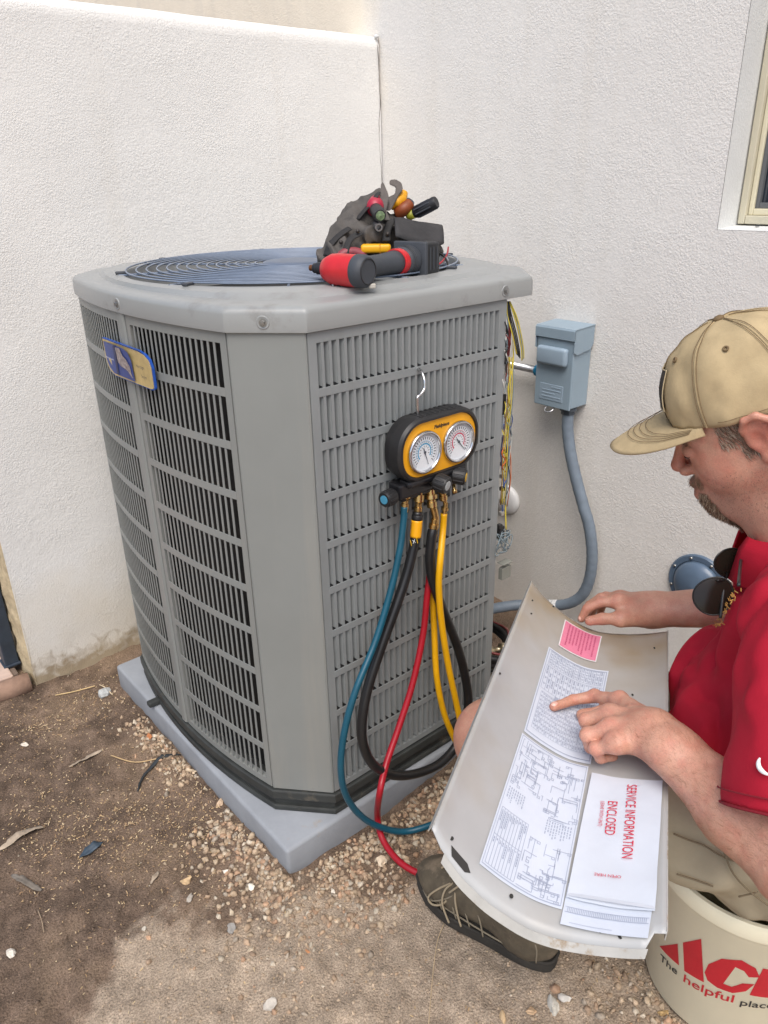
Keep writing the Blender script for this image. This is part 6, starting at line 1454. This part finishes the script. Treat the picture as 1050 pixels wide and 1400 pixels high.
# ================================================================== TOOLS LYING ON THE LID
RH = np.array([.76, -.65, 0]); RH /= np.linalg.norm(RH); FH = np.array([.65, .76, 0]); FH /= np.linalg.norm(FH); UPZ = np.array([0, 0, 1.])
M_tred = mat('tool_red', srgb(196, 38, 44), .38, var=(20, .12), dirt=(40, .68, srgb(90, 60, 56))); M_tgry = mat('tool_rubber', srgb(62, 66, 72), .6, var=(20, .2), bump=(200, .1, 2, .001), dirt=(40, .7, srgb(110, 106, 100))); M_tblk = mat('tool_black', srgb(36, 37, 40), .5, var=(20, .3)); M_tst = mat('tool_steel', (.05, .042, .038), .5, metal=.35, var=(60, .4))
dr_ = thing('impact_driver', 'red and grey cordless impact driver lying on its side on the condenser lid', 'power tool', tuple(pz(500, 385, 1.123)))
bx = -.80*RH+.6*FH; hx_ = .6*RH+.8*FH; P0 = pz(497, 371, 1.151)
Tm = frame(P0, bx, z=(0, 0, 1))              # x = towards the bit, z = up
RX = Matrix.Rotation(math.pi/2, 4, 'Y')
def along(prof, M_): return xf(lathe(prof, 32), M_ @ RX)
build('motor_housing', along([(.0255, .006), (.0265, .012), (.0268, .050), (.0255, .066), (.0195, .080), (.012, .086), (0, .086)], Tm), M_tred, dr_, auto=35)
build('end_cap', along([(0, -.010), (.0225, -.010), (.0260, -.006), (.0272, .0), (.0272, .012), (.0262, .0135)], Tm), M_tgry, dr_, auto=35)
build('end_cap_ring', xf(torus(.0205, .0012, 32, 6), Tm @ Matrix.Translation((-.0102, 0, 0)) @ RX), M_tblk, dr_, smooth=True)
build('collet', along([(.0105, .085), (.0105, .100), (.0085, .102), (.0085, .108), (.0065, .110), (0, .110)], Tm), M_tblk, dr_, auto=35)
build('bit', along([(.0052, .109), (.0052, .118), (.004, .119), (0, .119)], Tm), mat('bit_copper', srgb(150, 96, 60), .35, metal=.8), dr_)
for x_, a_ in ((.024, .6), (.046, .6), (.024, -.5), (.046, 1.7)):
    build('vent_slot', xf(box((0, 0, .0266), (.007, .004, .0014), .0004, 1), Tm @ Matrix.Translation((x_, 0, 0)) @ Matrix.Rotation(math.pi*.5*a_+.9, 4, 'X')), M_tblk, dr_)
Th = frame(P0+bx*.036, hx_, z=(0, 0, 1))
build('handle', xf(lathe([(.024, .012), (.0235, .036), (.0195, .066), (.0195, .095), (.0215, .125), (.0238, .142)], 28), Th @ RX @ Matrix.Diagonal((.92, 1.08, 1, 1))), M_tgry, dr_, smooth=True)
build('red_band', xf(lathe([(.0240, .136), (.0248, .138), (.0248, .150), (.0240, .152)], 28), Th @ RX @ Matrix.Diagonal((.95, 1.1, 1, 1))), M_tred, dr_, auto=40)
build('foot', xf(lathe([(.0240, .151), (.0258, .158), (.0268, .176), (.0268, .186)], 28), Th @ RX @ Matrix.Diagonal((1, 1.15, 1, 1))), M_tgry, dr_, smooth=True)
build('battery', xf(box((.210, -.002, .002), (.046, .070, .058), .007, 3), Th), M_tblk, dr_, auto=50)
build('battery_lip', xf(box((.185, -.002, .002), (.009, .074, .062), .003, 2), Th), M_tgry, dr_, auto=50)
for i in range(4): build('grip_ridge', xf(torus(.0262, .0009, 28, 5), Th @ Matrix.Translation((.160+i*.005, 0, 0)) @ RX @ Matrix.Diagonal((1, 1.13, 1, 1))), M_tblk, dr_, smooth=True)
for i in range(3): build('battery_groove', xf(box((.198+i*.011, -.0375, .002), (.003, .0012, .040), .0004, 1), Th), M_tgry, dr_)
build('rating_label', xf(box((.034, 0, .0), (.026, .0006, .016), .0), Tm @ Matrix.Rotation(.5, 4, 'X') @ Matrix.Translation((0, -.0268, 0))), mat('label_dark', srgb(120, 40, 40), .5, var=(300, .6)), dr_)
build('housing_screw', xf(lathe([(.0028, 0), (.0026, .0008), (0, .0009)], 10), frame(np.array(Tm @ Vector((.060, -.019, .017))), bx, z=np.array((Tm.to_3x3() @ Vector((0, -.75, .66)))))), M_tblk, dr_)
build('belt_clip', tube(smooth_path([Th @ Vector((.190, .02, -.024)), Th @ Vector((.12, .034, -.026)), Th @ Vector((.02, .032, -.027)), Th @ Vector((-.015, .02, -.024))], 6), .0022, 7), mat('clip_steel', (.5, .5, .5), .3, metal=1), dr_, smooth=True)
build('bit_holder', xf(box((.0, 0, 0), (.012, .009, .008), .002), frame(pz(509, 391, 1.127), RH, z=(0, 0, 1))), mat('rag_white', srgb(180, 176, 166), .7), dr_)
# ---- leather pouch
po = thing('tool_pouch', 'worn grey and black leather tool pouch slumped behind the impact driver on the lid', 'tool bag', tuple(pz(520, 350, 1.13)))
def q(u, v, d): return pt(u, v, d)
def pouch():
    C_ = q(515, 315, 1.52); s = SDF(C_-np.array([.17, .17, .12]), C_+np.array([.17, .17, .12]), .003)
    for a, b, ra, rb in ((q(452, 352, 1.50), q(470, 328, 1.51), .022, .026), (q(470, 330, 1.51), q(492, 300, 1.53), .028, .026), (q(492, 300, 1.53), q(520, 268, 1.55), .026, .014), (q(480, 345, 1.53), q(540, 340, 1.55), .036, .034), (q(500, 318, 1.54), q(545, 318, 1.56), .036, .030), (q(540, 345, 1.55), q(585, 345, 1.58), .032, .024), (q(478, 310, 1.50), q(512, 326, 1.49), .012, .014), (q(512, 326, 1.49), q(532, 318, 1.50), .014, .010), (q(455, 342, 1.475), q(462, 356, 1.47), .013, .012), (q(468, 335, 1.47), q(474, 352, 1.465), .008, .008)): s.cap(a, b, ra, rb, .016)
    s.cap(q(524, 300, 1.47), q(540, 290, 1.54), .018, .02, .008, cut=True); s.cap(q(520, 345, 1.46), q(508, 340, 1.52), .014, .014, .008, cut=True)
    def w(P):
        Q = np.column_stack([(P @ RH)*1.5+P[:, 2]*.9, (P @ FH)*1.0, P[:, 2]*.8-(P @ RH)*.5]); r = 1-np.abs(fbm(Q, 17, 2, 3)); c = 1-np.abs(vnoise(Q, 38, 11))
        return -.017*np.clip(r-.5, 0, 1)-.006*np.clip(c-.55, 0, 1)+.0012*fbm(P, 60, 2, 9)
    s.warp(w, .02); s.plane((0, 0, 1.1285), (0, 0, -1), .004); return s.mesh()
pv_, pf_ = pouch(); pv_ = relax(pv_, pf_, 2, .5)
build('pouch_body', (pv_, pf_), mat('leather_grey', srgb(82, 78, 74), .8, var=(14, .35), bump=(190, .35, 4, .0015), dirt=(13, .50, srgb(46, 44, 43))), po, smooth=True)
V = []; F = []
for i in range(13):
    u = i/12
    for j in range(9):
        v = j/8; top_ = np.array(q(538+u*66, 303+u*u*8, 1.50+.05*u)); bot = np.array(q(540+u*80-14*u*u, 330+8*math.sin(u*2.6)+u*4, 1.44+.05*u)); P = top_*(1-v)+bot*v; P = P+UPZ*(.018*math.sin(math.pi*v*.9)+.004*float(vnoise(P, 40, 3)))*(1-.3*u); V.append(P)
F = [(i*9+j, (i+1)*9+j, (i+1)*9+j+1, i*9+j+1) for i in range(12) for j in range(8)]
fl = build('pouch_flap', (V, F), mat('leather_black', srgb(50, 49, 50), .75, var=(24, .3), bump=(150, .4, 4, .002)), po, smooth=True, label='black leather flap'); m_ = fl.modifiers.new('thickness', 'SOLIDIFY'); m_.thickness = .0042
def strap(P, w, m, name):
    P = smooth_path(P, 6); build(name, tube(P, w, 10, flat=.28), m, po, smooth=True)
M_strap = mat('strap_black', srgb(40, 39, 39), .8, var=(30, .3), bump=(160, .3, 3, .001))
strap([q(446, 350, 1.462), q(452, 334, 1.462), q(466, 320, 1.466), q(478, 312, 1.470)], .009, M_strap, 'strap'); strap([q(472, 352, 1.448), q(474, 338, 1.45), q(480, 326, 1.455), q(494, 318, 1.46)], .007, M_strap, 'strap'); strap([q(488, 300, 1.485), q(498, 288, 1.49), q(510, 274, 1.50), q(517, 264, 1.51)], .007, M_strap, 'strap')
strap([q(528, 330, 1.455), q(529, 316, 1.46), q(533, 306, 1.465), q(540, 301, 1.475)], .008, M_strap, 'pocket_edge')
for u, v in ((466, 331), (489, 316), (530, 320)): build('rivet', xf(lathe([(.0042, 0), (.004, .0015), (0, .0022)], 12), frame(q(u, v, 1.452), RH, z=CAM-q(u, v, 1.452))), M_tst, po, smooth=True)
# ---- tools in and around the pouch
def rod(a, b, prof, seg=20):
    a, b = np.array(a), np.array(b); L_ = np.linalg.norm(b-a); return xf(lathe([(r, z*L_) for r, z in prof], seg), frame(a, (.31, .2, .9) if abs((b-a)[2])/L_ < .8 else (1, 0, 0), z=b-a))
t1 = thing('nut_driver', 'red and black screwdriver pushed into the pouch with its grip end towards the viewer', 'screwdriver', tuple(q(515, 290, 1.5)))
build('red_grip', rod(q(516, 274, 1.58), q(512, 285, 1.485), [(.013, 0), (.0165, .1), (.0175, .6), (.016, .95), (0, .98)]), mat('grip_red', srgb(168, 40, 62), .4), t1, smooth=True)
bg = build('black_grip', rod(q(511, 283, 1.52), q(520, 295, 1.435), [(.012, 0), (.0128, .4), (.0132, .85), (.011, 1.0), (0, 1.005)]), M_tblk, t1, auto=40)
build('end_cap', rod(q(519.8, 294.6, 1.4375), q(520.2, 295.1, 1.4325), [(.0085, 0), (.0085, .7), (0, 1)]), mat('cap_green', srgb(108, 128, 92), .5, var=(200, .6)), t1)
t2 = thing('socket', 'small steel socket end showing below the red screwdriver', 'socket', tuple(q(517, 310, 1.45)))
build('socket_body', rod(q(513, 306, 1.50), q(518, 311, 1.435), [(.0072, 0), (.0072, 1), (.0045, 1), (.0045, .7), (0, .7)]), mat('socket_steel', (.3, .3, .31), .35, metal=.9), t2, auto=40)
def slab_px(pts, d, th, m, name, parent):
    A = np.array([q(u, v, d) for u, v in pts]); n = len(A); nn_ = CAM-A.mean(0); nn_ /= np.linalg.norm(nn_); V = np.concatenate([A+nn_*th/2, A-nn_*th/2])
    F = [tuple(range(n)), tuple(range(2*n-1, n-1, -1))]+[(i, n+i, n+(i+1) % n, (i+1) % n) for i in range(n)]
    bm = bmesh.new(); vs = [bm.verts.new(v) for v in V]; [bm.faces.new([vs[i] for i in f]) for f in F]; bmesh.ops.recalc_face_normals(bm, faces=bm.faces); bmesh.ops.bevel(bm, geom=list(bm.edges), offset=.0014, segments=2, affect='EDGES', clamp_overlap=True); bm.verts.index_update(); R_ = ([tuple(v.co) for v in bm.verts], [[v.index for v in f.verts] for f in bm.faces]); bm.free()
    return build(name, R_, m, parent, auto=50)
t3 = thing('adjustable_wrench', 'dark steel adjustable wrench with open jaws sticking up from the pouch', 'wrench', tuple(q(535, 285, 1.52)))
slab_px([(520, 300), (517, 283), (520, 262), (521, 250), (524, 249), (530, 263), (532, 271), (528, 288), (534, 302)], 1.515, .013, M_tst, 'fixed_jaw', t3)
slab_px([(526, 288), (530, 270), (540, 265), (541, 256), (532, 252), (533, 246), (541, 245), (549, 250), (551, 259), (546, 266), (541, 275), (534, 288)], 1.530, .012, M_tst, 'movable_jaw', t3)
t4 = thing('pliers', 'pliers with yellow grip in the top of the pouch', 'pliers', tuple(q(548, 285, 1.55)))
build('yellow_grip', tube(smooth_path([q(534, 282, 1.545), q(541, 277, 1.54), q(549, 272, 1.545), q(551, 264, 1.55)], 5), [.009]*5+[.0125]*6+[.010]*5, 14), mat('grip_yellow', srgb(222, 158, 24), .4, var=(60, .1)), t4, smooth=True)
build('orange_grip', tube(smooth_path([q(544, 292, 1.55), q(552, 286, 1.54), q(560, 280, 1.545)], 5), [.013]*11, 14), mat('grip_rust', srgb(134, 66, 30), .5, var=(40, .2)), t4, smooth=True)
build('blue_cap', rod(q(555, 284, 1.55), q(561, 274, 1.55), [(.012, 0), (.013, .6), (.009, 1), (0, 1.02)]), mat('cap_slate', srgb(60, 66, 78), .5), t4, smooth=True)
t5 = thing('screwdriver', 'black fluted screwdriver handle pointing right out of the pouch', 'screwdriver', tuple(q(570, 290, 1.55)))
build('handle', rod(q(564, 293, 1.545), q(597, 276, 1.515), [(.007, 0), (.0105, .12), (.0118, .5), (.0128, .92), (.011, 1.0), (0, 1.0)], 16), M_tblk, t5, auto=30)
build('flute', join(*[xf(box((.0121, 0, .024), (.0022, .003, .036), .0008, 1), frame(q(566, 292, 1.543), (.3, .2, .9), z=q(597, 276, 1.515)-q(566, 292, 1.543)) @ Matrix.Rotation(i*math.pi/4, 4, 'Z')) for i in range(8)]), M_tgry, t5)
build('ferrule', rod(q(556, 297, 1.552), q(566, 292, 1.543), [(.004, 0), (.009, .3), (.0095, 1)]), mat('ferrule_lime', srgb(150, 150, 40), .45, var=(80, .3)), t5, smooth=True)
t6 = thing('tape_measure', 'small flat yellow tape measure tucked under the pouch', 'tape measure', tuple(q(515, 345, 1.46)))
build('case', xf(box((0, 0, 0), (.058, .030, .016), .005, 3), frame(q(514, 339.5, 1.465), RH+np.array([0, 0, .02]), z=(0, 0, 1))), mat('case_yellow', srgb(232, 170, 20), .42), t6, auto=50)
build('case_seam', xf(box((.008, -.0, .0), (.0015, .0306, .0166), .0004, 1), frame(q(514, 339.5, 1.465), RH+np.array([0, 0, .02]), z=(0, 0, 1))), mat('seam_amber', srgb(190, 130, 10), .5), t6)
t7 = thing('cutter_handle', 'dull red tool handle between the pouch and the red motor housing', 'hand tool', tuple(q(478, 350, 1.45)))
build('handle', tube(smooth_path([q(464, 353, 1.455), q(472, 346, 1.455), q(486, 345, 1.46), q(500, 350, 1.465)], 5), [.007]+[.0095]*14+[.006], 14), mat('grip_maroon', srgb(140, 62, 70), .5, var=(40, .2)), t7, smooth=True)
t8 = thing('test_leads', 'thin black and red test leads looping out of the pouch\'s right side', 'test leads', tuple(q(608, 362, 1.5)))
build('black_lead', tube(smooth_path([q(598, 345, 1.56), q(606, 350, 1.53), q(612, 360, 1.50), q(609, 367, 1.48), q(598, 369, 1.47), q(588, 366, 1.49)], 7), .0021, 7), M_wb, t8, smooth=True)
build('red_lead', tube(smooth_path([q(613, 338, 1.57), q(611, 348, 1.54), q(604, 358, 1.50), q(596, 364, 1.48)], 7), .0018, 7), mat('lead_red', srgb(166, 30, 44), .45), t8, smooth=True)
build('clear_loop', tube(smooth_path([q(604, 376, 1.42), q(610, 374, 1.44), q(613, 379, 1.43), q(608, 383, 1.41), q(600, 382, 1.405)], 7), .0009, 6), mat('lead_grey', srgb(150, 152, 154), .4), t8, smooth=True)
